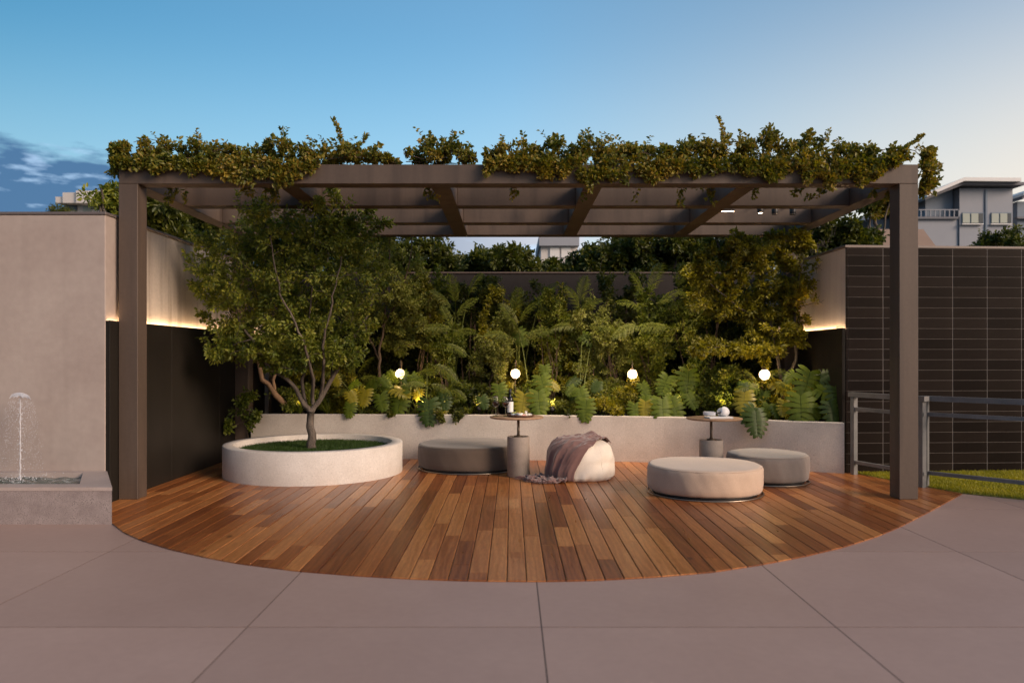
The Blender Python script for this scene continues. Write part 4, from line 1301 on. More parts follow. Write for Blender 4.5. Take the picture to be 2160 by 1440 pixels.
def garden_spot(px, py, d, aim, label, energy, col=(1.0, .58, .22), size=75):
    c = P(px, py, d); c.z = BH - .03
    t = thing('garden_spotlight', label, 'spotlight', c, 'small black garden spotlights hidden in the planting')
    a = (Vector(aim) - c).normalized(); q = a.to_track_quat('Z', 'Y')
    b = MB(); b.tube([(0, 0, 0), (0, 0, .06)], .006, 6); b.build('spike', M['black'], t)
    m = MB(); m.lathe([(.02, 0), (.03, .01), (.034, .07), (.030, .07), (.028, .055)], n=18, cap1=False); m.v = [tuple(q @ Vector(v) + Vector((0, 0, .07))) for v in m.v]; m.build('can', M['black'], t)
    m = MB(); m.lathe([(.028, .054), (.001, .056)], n=18, cap0=False); m.v = [tuple(q @ Vector(v) + Vector((0, 0, .07))) for v in m.v]; m.build('lens', M['spotlens'], t)
    l = bpy.data.lights.new('spot', 'SPOT'); l.energy = energy; l.color = col; l.spot_size = math.radians(size); l.spot_blend = .8; l.shadow_soft_size = .03
    lo_ = bpy.data.objects.new('spot_light', l); COL.objects.link(lo_); lo_.parent = t; lo_.location = Vector((0, 0, .07)) + a * .085
    lo_.rotation_euler = (-a).to_track_quat('Z', 'Y').to_euler()
for px_, d_, (ax_, ay_, ad_), e_, sz_, lab_ in [
        (640, 10.85, (585, 770, 11.3), 22, 80, 'garden spotlight lighting the orange trunk behind the round planter'),
        (745, 10.75, (770, 680, 11.6), 26, 100, 'garden spotlight left of the first globe lamp'),
        (885, 10.62, (900, 680, 11.6), 26, 100, 'garden spotlight right of the first globe lamp'),
        (1010, 10.6, (1010, 680, 11.6), 26, 100, 'garden spotlight left of the second globe lamp'),
        (1165, 10.5, (1160, 680, 11.5), 26, 100, 'garden spotlight right of the second globe lamp'),
        (1290, 10.4, (1290, 680, 11.4), 26, 100, 'garden spotlight left of the third globe lamp'),
        (1420, 10.3, (1430, 680, 11.2), 28, 100, 'garden spotlight right of the third globe lamp'),
        (1520, 9.95, (1560, 670, 10.5), 38, 110, 'garden spotlight below the yellow leaved tree'),
        (1690, 9.7, (1660, 640, 10.5), 24, 100, 'garden spotlight at the right end of the bed')]:
    garden_spot(px_, 872, d_, P(ax_, ay_, ad_), lab_, e_ * .36, (1.0, .70, .34), sz_)

# ================================================================== TREES AND SHRUBS
def rngs(k): return np.random.default_rng(k)
def beds(px, d): # point on the soil
    c = P(px, 0, d); return Vector((c.x, c.y, BH - .05))
# --- main tree in the round planter
tm = thing('small_tree', 'small tree with a grey trunk and fine green leaves in the round concrete planter', 'tree', (0, 0, 0))
base = Vector((-2.44, 9.24, .255))
fork = P(656, 866, 9.24)
limbs = [
    ([base, base + Vector((.01, 0, .16)), P(655, 905, 9.24), fork], .059, .042),
    ([fork + Vector((0, 0, -.03)), P(642, 850, 9.2), P(627, 822, 9.15), P(595, 795, 9.1), P(560, 765, 9.0), P(520, 700, 8.95), P(480, 620, 8.9)], .034, .008),
    ([P(645, 853, 9.22), P(636, 820, 9.3), P(640, 780, 9.35), P(630, 730, 9.4), P(610, 640, 9.4), P(600, 540, 9.3)], .027, .007),
    ([P(637, 800, 9.32), P(655, 760, 9.2), P(648, 700, 9.1), P(660, 600, 9.0), P(670, 510, 8.95)], .020, .006),
    ([fork + Vector((0, 0, -.02)), P(668, 845, 9.24), P(690, 815, 9.3), P(712, 775, 9.4), P(735, 735, 9.4), P(775, 660, 9.5), P(800, 580, 9.5)], .036, .008),
    ([P(676, 835, 9.26), P(683, 790, 9.0), P(680, 730, 8.8), P(700, 640, 8.6), P(720, 540, 8.45)], .024, .006),
    ([P(700, 798, 9.33), P(700, 750, 9.6), P(690, 690, 9.8), P(680, 600, 9.9), P(700, 500, 9.95)], .020, .006),
    ([P(600, 799, 9.12), P(580, 740, 9.4), P(550, 650, 9.6), P(520, 560, 9.6)], .018, .006),
    ([P(660, 850, 9.24), P(662, 800, 8.95), P(640, 720, 8.6), P(590, 620, 8.45), P(570, 500, 8.4)], .024, .006),
    ([P(530, 716, 8.97), P(505, 722, 8.85), P(480, 735, 8.8)], .009, .004),
    ([base + Vector((.0, 0, .02)), base + Vector((.09, -.05, -.005))], .045, .012),
    ([base + Vector((.0, 0, .02)), base + Vector((-.09, -.04, -.005))], .045, .012),
]
R1 = rngs(21)
ells = [(P(600, 600, 9.15), (1.12, .85, .85), 9), (P(520, 560, 9.1), (.75, .8, .62), 5), (P(700, 560, 9.2), (.70, .8, .78), 5),
        (P(620, 480, 8.9), (.85, .55, .38), 5), (P(610, 710, 9.1), (.85, .75, .38), 5), (P(462, 735, 8.85), (.20, .2, .17), .8),
        (P(430, 560, 8.95), (.25, .4, .4), 1.2), (P(720, 690, 9.2), (.45, .5, .42), 2), (P(765, 470, 9.1), (.42, .3, .25), 1.2), (P(640, 760, 9.1), (.45, .5, .22), 2), (P(560, 745, 9.1), (.35, .45, .22), 1.6), (P(715, 745, 9.2), (.35, .4, .22), 1.4), (P(480, 660, 9.0), (.40, .4, .3), 1.4), (P(540, 430, 8.18), (.35, .18, .16), .6), (P(690, 425, 8.2), (.35, .18, .16), .6)]
T = np.vstack([blob_targets(ells, 560, R1, .3, 20), blob_targets(ells, 560, R1, .35, None)])
T = T[(T[:, 2] > 1.25) & (T[:, 2] < 3.3) & (T[:, 0] > -3.84)]
filt = lambda p: free_mask(p) & (p[:, 0] > -3.86)
grow('foliage', 'trunk', limbs, T, 44, .045, M['lf_tree'], M['bark'], R1, tm, filt=filt, spread=.05, ratio=.52, sub=4)

# --- generic shrub or small tree
def shrub(name, label, cat, limbs, ells, ntg, lper, lsize, mleaf, seed, mwood='twig', group=None, clumps=12, ratio=.55, filt=None, spread=.045, up=.6, droop=.25, zmin=-1, parent=None, jit=.9):
    t = thing(name, label, cat, (0, 0, 0), group) if parent is None else parent
    r_ = rngs(seed)
    T = blob_targets(ells, ntg, r_, .3, clumps)
    T = T[T[:, 2] > zmin]
    grow('foliage', 'stems', limbs, T, lper, lsize, M[mleaf], M[mwood], r_, t, filt=filt, spread=spread, ratio=ratio, up=up, droop=droop, jit=jit)
    return t
fwall = lambda p: free_mask(p) & (p[:, 1] < 12.2) & (p[:, 0] > -3.85) & (p[:, 0] < 4.0)
# pale leaved tree right of the main tree
shrub('pale_tree', 'tall slim tree with small pale green leaves right of the planter tree', 'tree',
      [([beds(805, 11), P(803, 820, 11), P(800, 740, 11), P(815, 650, 11), P(820, 560, 10.95), P(825, 480, 10.95)], .03, .006),
       ([P(801, 760, 11), P(770, 690, 11.1), P(760, 600, 11.2), P(750, 520, 11.2)], .018, .005),
       ([P(806, 690, 11), P(850, 620, 10.9), P(865, 540, 10.8), P(870, 490, 10.95)], .016, .005)],
      [(P(820, 590, 11.0), (.50, .42, .75), 6), (P(860, 640, 10.95), (.38, .35, .45), 3), (P(780, 500, 11.2), (.35, .3, .36), 2), (P(840, 470, 11.1), (.30, .2, .25), 1.2), (P(770, 640, 11.1), (.4, .4, .5), 3), (P(840, 720, 11.1), (.4, .3, .2), 1.5)],
      480, 52, .036, 'lf_light', 31, filt=fwall, clumps=14)
# tree with the orange lit trunk behind the planter
shrub('leaning_tree', 'leaning tree with a smooth orange lit trunk behind the round planter', 'tree',
      [([beds(604, 11), P(597, 848, 11), P(575, 822, 11), P(555, 800, 11), P(547, 765, 11), P(540, 720, 11), P(520, 650, 11)], .050, .018),
       ([P(580, 828, 11), P(578, 800, 11.02), P(586, 775, 11.05), P(584, 730, 11.1), P(600, 660, 11.2)], .028, .010),
       ([P(545, 760, 11), P(560, 720, 11.1), P(570, 650, 11.3)], .015, .006)],
      [(P(560, 640, 11.1), (.75, .45, .5), 6), (P(600, 760, 11.2), (.5, .35, .30), 4), (P(650, 700, 11.4), (.5, .4, .5), 4), (P(530, 560, 11), (.5, .4, .5), 4), (P(690, 790, 11.5), (.35, .3, .25), 2)],
      440, 44, .050, 'lf_yellow', 32, 'bark_warm', filt=fwall)
# yellow leaved tree on the right
shrub('yellow_tree', 'large yellow green leaved tree at the right end of the planting bed', 'tree',
      [([beds(1652, 10.1), P(1652, 840, 10.1), P(1648, 790, 10.1), P(1638, 740, 10.15), P(1625, 680, 10.2), P(1600, 600, 10.2), P(1590, 520, 10.2)], .034, .010),
       ([P(1650, 800, 10.1), P(1672, 775, 10.1), P(1680, 745, 10.1), P(1675, 700, 10.1), P(1678, 640, 10.1), P(1690, 560, 10.1)], .022, .008),
       ([P(1640, 750, 10.15), P(1590, 735, 10.1), P(1530, 730, 10.0), P(1470, 735, 10.0)], .014, .005),
       ([P(1630, 690, 10.2), P(1560, 650, 10.1), P(1500, 600, 10.1)], .016, .006),
       ([P(1676, 650, 10.1), P(1715, 640, 10.0), P(1745, 635, 9.95)], .009, .003)],
      [(P(1600, 590, 10.15), (.78, .34, .50), 10), (P(1560, 740, 10.1), (.62, .34, .20), 5), (P(1480, 735, 10.1), (.25, .25, .12), 1.2), (P(1690, 600, 10.1), (.36, .3, .42), 4), (P(1540, 520, 10.2), (.35, .25, .18), 2.4),
       (P(1660, 510, 10.1), (.35, .25, .16), 2.4), (P(1620, 690, 10.15), (.55, .32, .28), 5), (P(1510, 610, 10.15), (.45, .3, .5), 4), (P(1752, 638, 9.8), (.07, .06, .06), .25), (P(1738, 560, 9.9), (.10, .08, .12), .6), (P(1735, 500, 10.3), (.3, .2, .2), 1.4)],
      760, 48, .052, 'lf_yellow', 33, 'bark', filt=fwall, clumps=16)
# shrubs in the middle of the bed, against the back wall
mids = [
 (700, 11.5, 'dense dark shrub against the back wall behind the planter tree', 'lf_dark', 640, 70, 1),
 (905, 11.4, 'airy green shrub behind the first globe lamp from the left', 'lf_tree', 640, 60, 2),
 (985, 11.6, 'thin stemmed shrub with dark leaves left of the second globe lamp', 'lf_dark', 620, 60, 3),
 (1055, 11.3, 'olive leaved shrub right behind the second globe lamp', 'lf_yellow', 690, 55, 4),
 (1130, 11.65, 'dark shrub between the second and third globe lamp, nearer the second', 'lf_dark', 625, 62, 5),
 (1190, 11.2, 'young many stemmed tree with sparse orange tinted leaves behind the cream pouf', 'lf_yellow', 680, 48, 6),
 (1250, 11.0, 'pale barked young tree with light leaves left of the third globe lamp', 'lf_light', 690, 52, 7),
 (1310, 11.65, 'dark shrub just behind the third globe lamp', 'lf_dark', 615, 62, 8),
 (1385, 11.3, 'olive shrub right of the third globe lamp', 'lf_tree', 670, 55, 9),
 (1455, 11.5, 'dark shrub below the left edge of the yellow leaved tree', 'lf_dark', 620, 62, 10),
 (1560, 11.3, 'dense dark shrub behind the yellow leaved tree', 'lf_dark', 640, 80, 12),
 (1690, 11.2, 'dark shrub in the back right corner of the bed', 'lf_dark', 640, 60, 13),
]
for px, d, lab, ml, pyc, w_, sd_ in mids:
    rr = random.Random(sd_)
    lim = []
    for k in range(4):
        dx = rr.uniform(-22, 22)
        lim.append(([beds(px + dx * .4, d), P(px + dx * .7, 820, d), P(px + dx, 760, d + rr.uniform(-.1, .1)), P(px + dx * 1.8, pyc + 30, d + rr.uniform(-.2, .2))], rr.uniform(.012, .018), .005))
    sx = w_ / 1600 * d
    el = [(P(px, pyc + 20, d), (sx, .35, .62), 5), (P(px + rr.uniform(-20, 20), pyc + 95, d), (sx * 1.05, .35, .35), 3), (P(px + rr.uniform(-20, 20), 820, d - .1), (sx * 1.0, .25, .22), 2.5)]
    if ml == 'lf_dark':
        el.append((P(px, 700, 11.8), (sx * 1.2, .15, .7), 4))
    shrub('garden_shrub', lab, 'shrub', lim, el, 260 if ml == 'lf_dark' else 190, 44, .046 if ml != 'lf_light' else .034, ml, 40 + sd_, filt=fwall, clumps=10, zmin=.62)
for i, (pa, pb, pt, ml, lab) in enumerate([(690, 870, 640, 'lf_dark', 'dark climber covering the back wall behind the pale leaved tree'), (870, 1040, 600, 'lf_dark', 'dark climber covering the back wall behind the left palm'),
        (1040, 1190, 640, 'lf_tree', 'green climber low on the back wall behind the second globe lamp'), (1190, 1330, 650, 'lf_dark', 'dark climber low on the back wall behind the cream pouf'), (1330, 1500, 640, 'lf_tree', 'green climber on the back wall right of the third globe lamp'), (1500, 1618, 600, 'lf_dark', 'dark climber in the right corner of the back wall')]):
    d = 11.95; xa_ = P(pa, 0, d).x; xb_ = P(pb, 0, d).x; zt_ = P(0, pt, d).z
    rr = random.Random(300 + i); lim = []
    for k in range(5):
        xx = xa_ + (xb_ - xa_) * (k + .5) / 5
        lim.append(([Vector((xx, 11.9, BH - .05)), Vector((xx + rr.uniform(-.1, .1), 12.0, 1.2)), Vector((xx + rr.uniform(-.2, .2), 12.05, zt_ - .3))], .010, .004))
    el = []
    for k in range(6):
        xx = xa_ + (xb_ - xa_) * (k + .5) / 6
        el.append((Vector((xx, 12.02, (BH + zt_) / 2 + rr.uniform(-.1, .15))), ((xb_ - xa_) / 6, .16, (zt_ - BH) / 2 + rr.uniform(-.1, .1)), 1))
    shrub('wall_climber', lab, 'climber', lim, el, 420, 34, .050, ml, 320 + i, filt=fwall, clumps=None, zmin=.62, group='climbers against the back wall')
for px, py, d, rx, rz_, ml, lab, sd_ in [(1470, 800, 10.75, .42, .34, 'lf_tree', 'leafy green shrub behind the monstera, left of the headphones', 1), (1545, 815, 10.35, .36, .28, 'lf_tree', 'leafy green shrub above the headphones', 2),
        (1450, 690, 11.0, .45, .42, 'lf_tree', 'green shrub left of the yellow leaved tree', 3), (1500, 620, 10.9, .40, .40, 'lf_yellow', 'olive shrub tangled into the left side of the yellow leaved tree', 4),
        (930, 740, 11.0, .36, .45, 'lf_tree', 'loose green shrub above the spreading palm', 5), (1045, 740, 10.95, .32, .50, 'lf_light', 'loose pale shrub left of the second globe lamp', 6),
        (1160, 700, 11.0, .34, .5, 'lf_tree', 'loose green shrub between the second and third globe lamp', 7), (1285, 735, 10.95, .34, .45, 'lf_light', 'loose pale shrub left of the third globe lamp', 8),
        (1370, 745, 10.95, .34, .40, 'lf_tree', 'loose green shrub right of the third globe lamp', 9), (880, 660, 11.3, .40, .5, 'lf_yellow', 'olive shrub right of the pale leaved tree', 10), (1610, 830, 10.15, .30, .22, 'lf_yellow', 'yellow leafy shrub behind the fourth globe lamp', 11),
        (660, 770, 11.2, .5, .35, 'lf_yellow', 'warm lit yellow shrub seen between the branches of the planter tree', 12), (1010, 640, 11.5, .4, .4, 'lf_dark', 'dark shrub tip in front of the back wall above the wine glasses', 14)]:
    c = P(px, py, d); b0 = beds(px, d); rr = random.Random(500 + sd_)
    lim = [([b0 + Vector((rr.uniform(-.06, .06), 0, 0)), b0.lerp(c, .5) + Vector((rr.uniform(-.12, .12), 0, 0)), c + Vector((rr.uniform(-rx, rx) * .7, 0, rr.uniform(-.1, .5) * rz_))], rr.uniform(.009, .013), .004) for k in range(5)]
    shrub('garden_shrub', lab, 'shrub', lim, [(c, (rx, .28, rz_), 5), (c + Vector((rx * .3, 0, rz_ * .4)), (rx * .7, .2, rz_ * .6), 2)], 210, 36, .040 if ml != 'lf_light' else .032, ml, 520 + sd_, filt=fwall, clumps=12, zmin=.62)
# low bushy filler plants along the bed
lows = [(620, 10.95, 'lf_tree', 'low leafy bush at the far left of the bed'), (720, 10.9, 'lf_yellow', 'low yellow lit bush just right of the tree trunk'), (800, 11.0, 'lf_tree', 'low green bush left of the first globe lamp'),
        (935, 10.85, 'lf_tree', 'low green bush between the first and second globe lamp'), (1010, 10.9, 'lf_dark', 'low dark bush left of the wine glasses'), (1120, 10.9, 'lf_tree', 'low green bush right behind the snacks'),
        (1200, 10.75, 'lf_light', 'low pale bush above the blanket'), (1285, 10.7, 'lf_tree', 'low green bush above the right side of the cream pouf'), (1300, 10.45, 'lf_yellow', 'low yellow green bush left of the third globe pole'),
        (1400, 10.6, 'lf_dark', 'low dark bush behind the monstera right of the third lamp'), (1490, 10.5, 'lf_tree', 'low green bush directly behind the headphones'), (1545, 10.3, 'lf_tree', 'low green bush left of the fourth globe pole'),
        (1625, 10.0, 'lf_yellow', 'low yellow bush around the fourth globe pole'), (1720, 9.95, 'lf_dark', 'low dark bush at the right end of the bed')]
for i, (px, d, ml, lab) in enumerate(lows):
    c = beds(px, d)
    lim = [([c + Vector((random.Random(i * 5 + k).uniform(-.12, .12), 0, 0)), c + Vector((random.Random(i * 7 + k).uniform(-.2, .2), 0, .16))], .006, .003) for k in range(5)]
    el = [(c + Vector((0, 0, .22)), (.40, .26, .22), 3), (c + Vector((.1, .1, .36)), (.28, .2, .20), 1)]
    shrub('low_bush', lab, 'bush', lim, el, 130, 34, .040, ml, 80 + i, filt=fwall, clumps=8, zmin=.60)

# --- trees behind the walls
def back_tree(px, pytop, d, wpx, hpx, label, seed, n=260, ml='lf_dark', lp=48, ls=.075, filt=None):
    sx = wpx / 1600 * d; sz = hpx / 1600 * d
    c = P(px, pytop, d); c.z -= sz
    r_ = random.Random(seed)
    b0 = Vector((c.x + r_.uniform(-.2, .2), d, -.1))
    lim = [([b0, b0.lerp(c, .5), Vector(c)], .09 if wpx > 40 else .035, .03 if wpx > 40 else .012)]
    for k in range(4):
        a = k * 1.6 + r_.uniform(0, 1)
        lim.append(([b0.lerp(c, .7), Vector(c) + Vector((math.cos(a) * sx * .5, math.sin(a) * .4, sz * .35))], .035, .012))
    el = [(c, (sx, min(sx, 1.1), sz), 6), (c + Vector((sx * .35, -.1, sz * .25)), (sx * .6, .6, sz * .65), 2), (c + Vector((-sx * .4, 0, -sz * .1)), (sx * .6, .6, sz * .7), 2)]
    return shrub('garden_tree', label, 'tree', lim, el, n, lp, ls, ml, seed, 'bark', 'trees growing behind the garden walls', clumps=18, filt=filt, spread=.09)
fb_ = lambda p: ~((p[:, 1] < 12.56) & (p[:, 1] > 12.2) & (p[:, 2] < 2.8)) & ~((np.abs(p[:, 0] - (XW - .125)) < .16) & (p[:, 2] < 2.82) & (p[:, 1] < 12.5)) & ~((np.abs(p[:, 0] - (XR + .11)) < .18) & (p[:, 2] < 2.78) & (p[:, 1] < 12.5) & (p[:, 1] > 9)) & ~((p[:, 1] < 7.55) & (p[:, 2] < 2.8))
back_tree(240, 388, 9.2, 20, 34, 'tree behind the left plaster wall showing left of the front pergola post', 101, 80, 'lf_tree', 30, .055, fb_)
back_tree(335, 400, 10.5, 62, 75, 'dark tree above the left side wall, right of the front left pergola post', 102, 280, 'lf_dark', filt=fb_)
back_tree(430, 395, 12.9, 90, 95, 'dark tree behind the left garden corner', 103, 300, 'lf_dark', filt=fb_)
back_tree(755, 432, 13.2, 85, 95, 'tall dark tree behind the back wall above the pale leaved tree', 115, 300, 'lf_dark', filt=fb_)
back_tree(620, 420, 13.4, 130, 100, 'broad dark tree behind the back wall, hidden by the planter tree', 104, 300, 'lf_dark', filt=fb_)
back_tree(880, 496, 13.5, 100, 60, 'dark tree behind the back wall below the second rafter', 105, 280, 'lf_dark', filt=fb_)
back_tree(1025, 526, 13.6, 110, 40, 'low topped dark tree behind the back wall, left of the sky gap', 106, 280, 'lf_dark', filt=fb_)
back_tree(1150, 555, 13.7, 70, 22, 'lowest dark tree behind the back wall under the sky gap', 107, 160, 'lf_dark', filt=fb_)
back_tree(1275, 492, 13.6, 80, 60, 'dark tree behind the back wall, right of the pale building', 108, 320, 'lf_dark', filt=fb_)
back_tree(1400, 485, 13.3, 90, 65, 'dense dark tree behind the back wall, left of the yellow leaved tree', 109, 380, 'lf_dark', filt=fb_)
back_tree(1560, 455, 13.3, 110, 80, 'dark tree behind the yellow leaved tree', 110, 340, 'lf_dark', filt=fb_)
back_tree(1740, 440, 13.0, 95, 80, 'dark tree rising above the pale side wall on the right', 111, 400, 'lf_dark', filt=fb_)
back_tree(1690, 500, 11.9, 60, 60, 'dark bush leaning over the right end of the back wall', 112, 200, 'lf_dark', filt=lambda p: fb_(p) & (p[:, 0] < 4.0))
back_tree(1850, 395, 14.5, 42, 30, 'dark branch tip of a tree showing left of the front right pergola post', 113, 90, 'lf_vine', filt=fb_)
back_tree(2110, 478, 15.5, 95, 70, 'round dark bush above the tiled wall at the far right', 114, 420, 'lf_dark', 48, .07, fb_)

# ================================================================== VINES
vt = [(240, 302), (270, 296), (300, 294), (360, 300), (390, 294), (412, 278), (440, 298), (520, 302), (560, 296), (590, 272), (612, 300), (660, 304), (700, 300), (740, 305), (790, 312), (815, 330), (840, 346),
      (858, 330), (880, 300), (905, 288), (930, 300), (952, 284), (970, 310), (1000, 322), (1030, 316), (1050, 300), (1100, 298), (1140, 304), (1170, 292), (1205, 300), (1240, 282), (1270, 300), (1400, 302), (1440, 298), (1500, 292),
      (1560, 296), (1600, 290), (1615, 268), (1640, 282), (1665, 300), (1700, 284), (1740, 280), (1790, 305), (1850, 298), (1890, 312), (1925, 318)]
vh = [(240, 352), (300, 352), (330, 372), (350, 352), (430, 358), (470, 378), (500, 386), (540, 392), (560, 368), (598, 386), (625, 382), (645, 352), (665, 372), (672, 346), (1018, 346), (1030, 374), (1045, 350), (1095, 366), (1120, 352),
      (1170, 372), (1200, 356), (1225, 380), (1255, 390), (1275, 362), (1310, 394), (1340, 372), (1375, 388), (1400, 368), (1420, 352), (1475, 374), (1490, 350), (1540, 366), (1565, 350), (1610, 372), (1645, 378), (1665, 352), (1700, 388), (1725, 364), (1750, 394), (1785, 368),
      (1820, 388), (1860, 366), (1875, 350), (1925, 348)]
vtx, vty = zip(*vt); vhx, vhy = zip(*vh)
def vine(label, xa, xb, seed, shoots, dens=1.0, extra=None):
    t = thing('climbing_vine', label, 'vine', (0, 0, 0), 'leafy vines growing over the front of the pergola')
    r_ = rngs(seed)
    X0 = P(xa, 350, 7.45).x; X1 = P(xb, 350, 7.45).x
    limbs = []
    for k in range(5):
        y = 7.52 + .13 * k
        pts = []
        n = max(4, int((X1 - X0) / .25))
        for i in range(n + 1):
            pts.append(Vector((X0 + (X1 - X0) * i / n, y + r_.normal() * .05, PZ1 + .045 + abs(r_.normal()) * .04)))
        limbs.append((pts, .0045, .003))
    T = []; EP = []; EA = []
    N_ = int((X1 - X0) * 135 * dens)
    for k in range(N_):
        x = r_.uniform(X0, X1); y = 7.42 + abs(r_.normal()) * .28
        px = 1080 + x / 7.5 * 1600
        top = float(np.interp(px, vtx, vty)); zt_ = CAM_H + (753 - top) * 7.5 / 1600
        y = min(y, 8.2)
        T.append((x, y, PZ1 + .03 + (zt_ - PZ1 - .03) * r_.uniform(.05, 1.0) ** .8))
    for k in range(int((X1 - X0) * 130 * dens)):
        x = r_.uniform(X0, X1); px = 1080 + x / 7.42 * 1600
        hg = float(np.interp(px, vhx, vhy))
        if hg < 349 or (xa < 700 and 672 < px) : continue
        zb_ = CAM_H + (753 - hg) * 7.42 / 1600
        T.append((x, 7.42 + r_.normal() * .02, PZ1 + .04 - (PZ1 + .04 - zb_) * r_.uniform(0, 1)))
    # strands dangling behind the front beam
    for k in range(int((X1 - X0) * 3.2)):
        x = r_.uniform(X0, X1)
        if r_.uniform() < .25 and xa < 600: continue
        z1 = PZ0 - abs(r_.normal()) * .07 - .03
        for q in range(3): T.append((x + r_.normal() * .03, 7.74 + r_.uniform(0, .05), z1 + q * .09))
    for (px, py, px0, n) in shoots:
        a = P(px0, 310, 7.6); b_ = P(px, py, 7.6)
        limbs.append(([P(px0, 335, 7.6), a, a.lerp(b_, .5) + Vector((.02, 0, 0)), b_], .004, .002))
        m_ = n * 3; dr = (b_ - a).normalized()
        for q in range(m_):
            s_ = q / (m_ - 1); sg = 1 if q % 2 else -1
            for rep_ in range(2):
                EP.append(tuple(a.lerp(b_, s_) + Vector((.02 * math.sin(s_ * PI), 0, 0)) + Vector(r_.normal(size=3)) * .004))
                EA.append(tuple(dr * .7 + Vector((sg * .8, r_.normal() * .5, .1))))
    for k in range(int((X1 - X0) * 7)):
        x = r_.uniform(X0 + .05, X1 - .05); px = 1080 + x / 7.5 * 1600
        up_ = r_.uniform() < .55
        if up_:
            top = float(np.interp(px, vtx, vty)); a = P(px, top + 8, 7.5 + abs(r_.normal()) * .15)
            b_ = a + Vector((r_.normal() * .07, -.02, r_.uniform(.05, .13)))
        else:
            hg = float(np.interp(px, vhx, vhy))
            if hg < 352 or (xa < 700 and px > 672): continue
            a = P(px, hg - 6, 7.41); b_ = a + Vector((r_.normal() * .03, -.01, -r_.uniform(.04, .12)))
        limbs.append(([a.lerp(b_, -.6), a, b_], .002, .001)); dr = (b_ - a).normalized()
        for q in range(9):
            sg = 1 if q % 2 else -1
            EP.append(tuple(a.lerp(b_, q / 8) + Vector(r_.normal(size=3)) * .003)); EA.append(tuple(dr * .6 + Vector((sg * .8, r_.normal() * .5, -.05))))
    if extra: extra(T, limbs, r_)
    T = np.array(T)
    fl = lambda p: free_mask(p, .006)
    grow('foliage', 'stems', limbs, T, 27, .039, M['lf_vine'], M['twig'], r_, t, filt=fl, ratio=.72, spread=.03, sub=3, droop=.3, tip_r=.0018, up=.3, extra=(EP, EA))
    return t
def ext_left(T, limbs, r_):
    for k in range(36): T.append(tuple(P(246 + r_.normal() * 8, r_.uniform(300, 372), 7.43 + r_.uniform(0, .3))))
    limbs.append(([P(282, 300, 7.5), P(310, 292, 7.5), P(345, 300, 7.5), P(370, 312, 7.5)], .003, .003))
def ext_right(T, limbs, r_):
    limbs.append(([P(1860, 318, 7.7), P(1880, 311, 7.7), P(1905, 313, 7.7), P(1930, 318, 7.7), P(1950, 335, 7.7), P(1957, 380, 7.7), P(1952, 410, 7.7)], .005, .003))
    for k in range(34): T.append(tuple(P(1955 + r_.normal() * 9, 335 + r_.normal() * 15, 7.7 + r_.normal() * .06)))
    for k in range(11): T.append(tuple(P(1958 + r_.normal() * 10, r_.uniform(350, 405), 7.72 + r_.normal() * .05)))
    for k in range(12): T.append(tuple(P(1950 + r_.normal() * 10, 400 + r_.normal() * 8, 7.75 + r_.normal() * .05)))
    for k in range(8): T.append(tuple(P(1960 + k * 2.2, 392 - k * 1.4, 7.72)))
vine('long vine over the left third of the front pergola beam, reddish where it peaks', 240, 838, 61, [(702, 250, 722, 14), (772, 285, 752, 8), (413, 275, 417, 4), (592, 270, 596, 5), (800, 305, 790, 5)], extra=ext_left)
vine('short upright orange tinted vine in the middle left gap of the pergola beam', 852, 1006, 62, [(955, 278, 945, 5), (905, 283, 905, 4), (990, 310, 985, 3)], 1.0)
vine('longest vine covering the right half of the front pergola beam and spilling past its corner', 1020, 1925, 63, [(1515, 248, 1528, 13), (1562, 278, 1556, 5), (1240, 274, 1240, 4), (1172, 284, 1150, 6), (1455, 286, 1450, 4), (1710, 276, 1700, 4), (1748, 274, 1735, 4), (1945, 285, 1912, 10), (1625, 264, 1625, 5)], extra=ext_right)

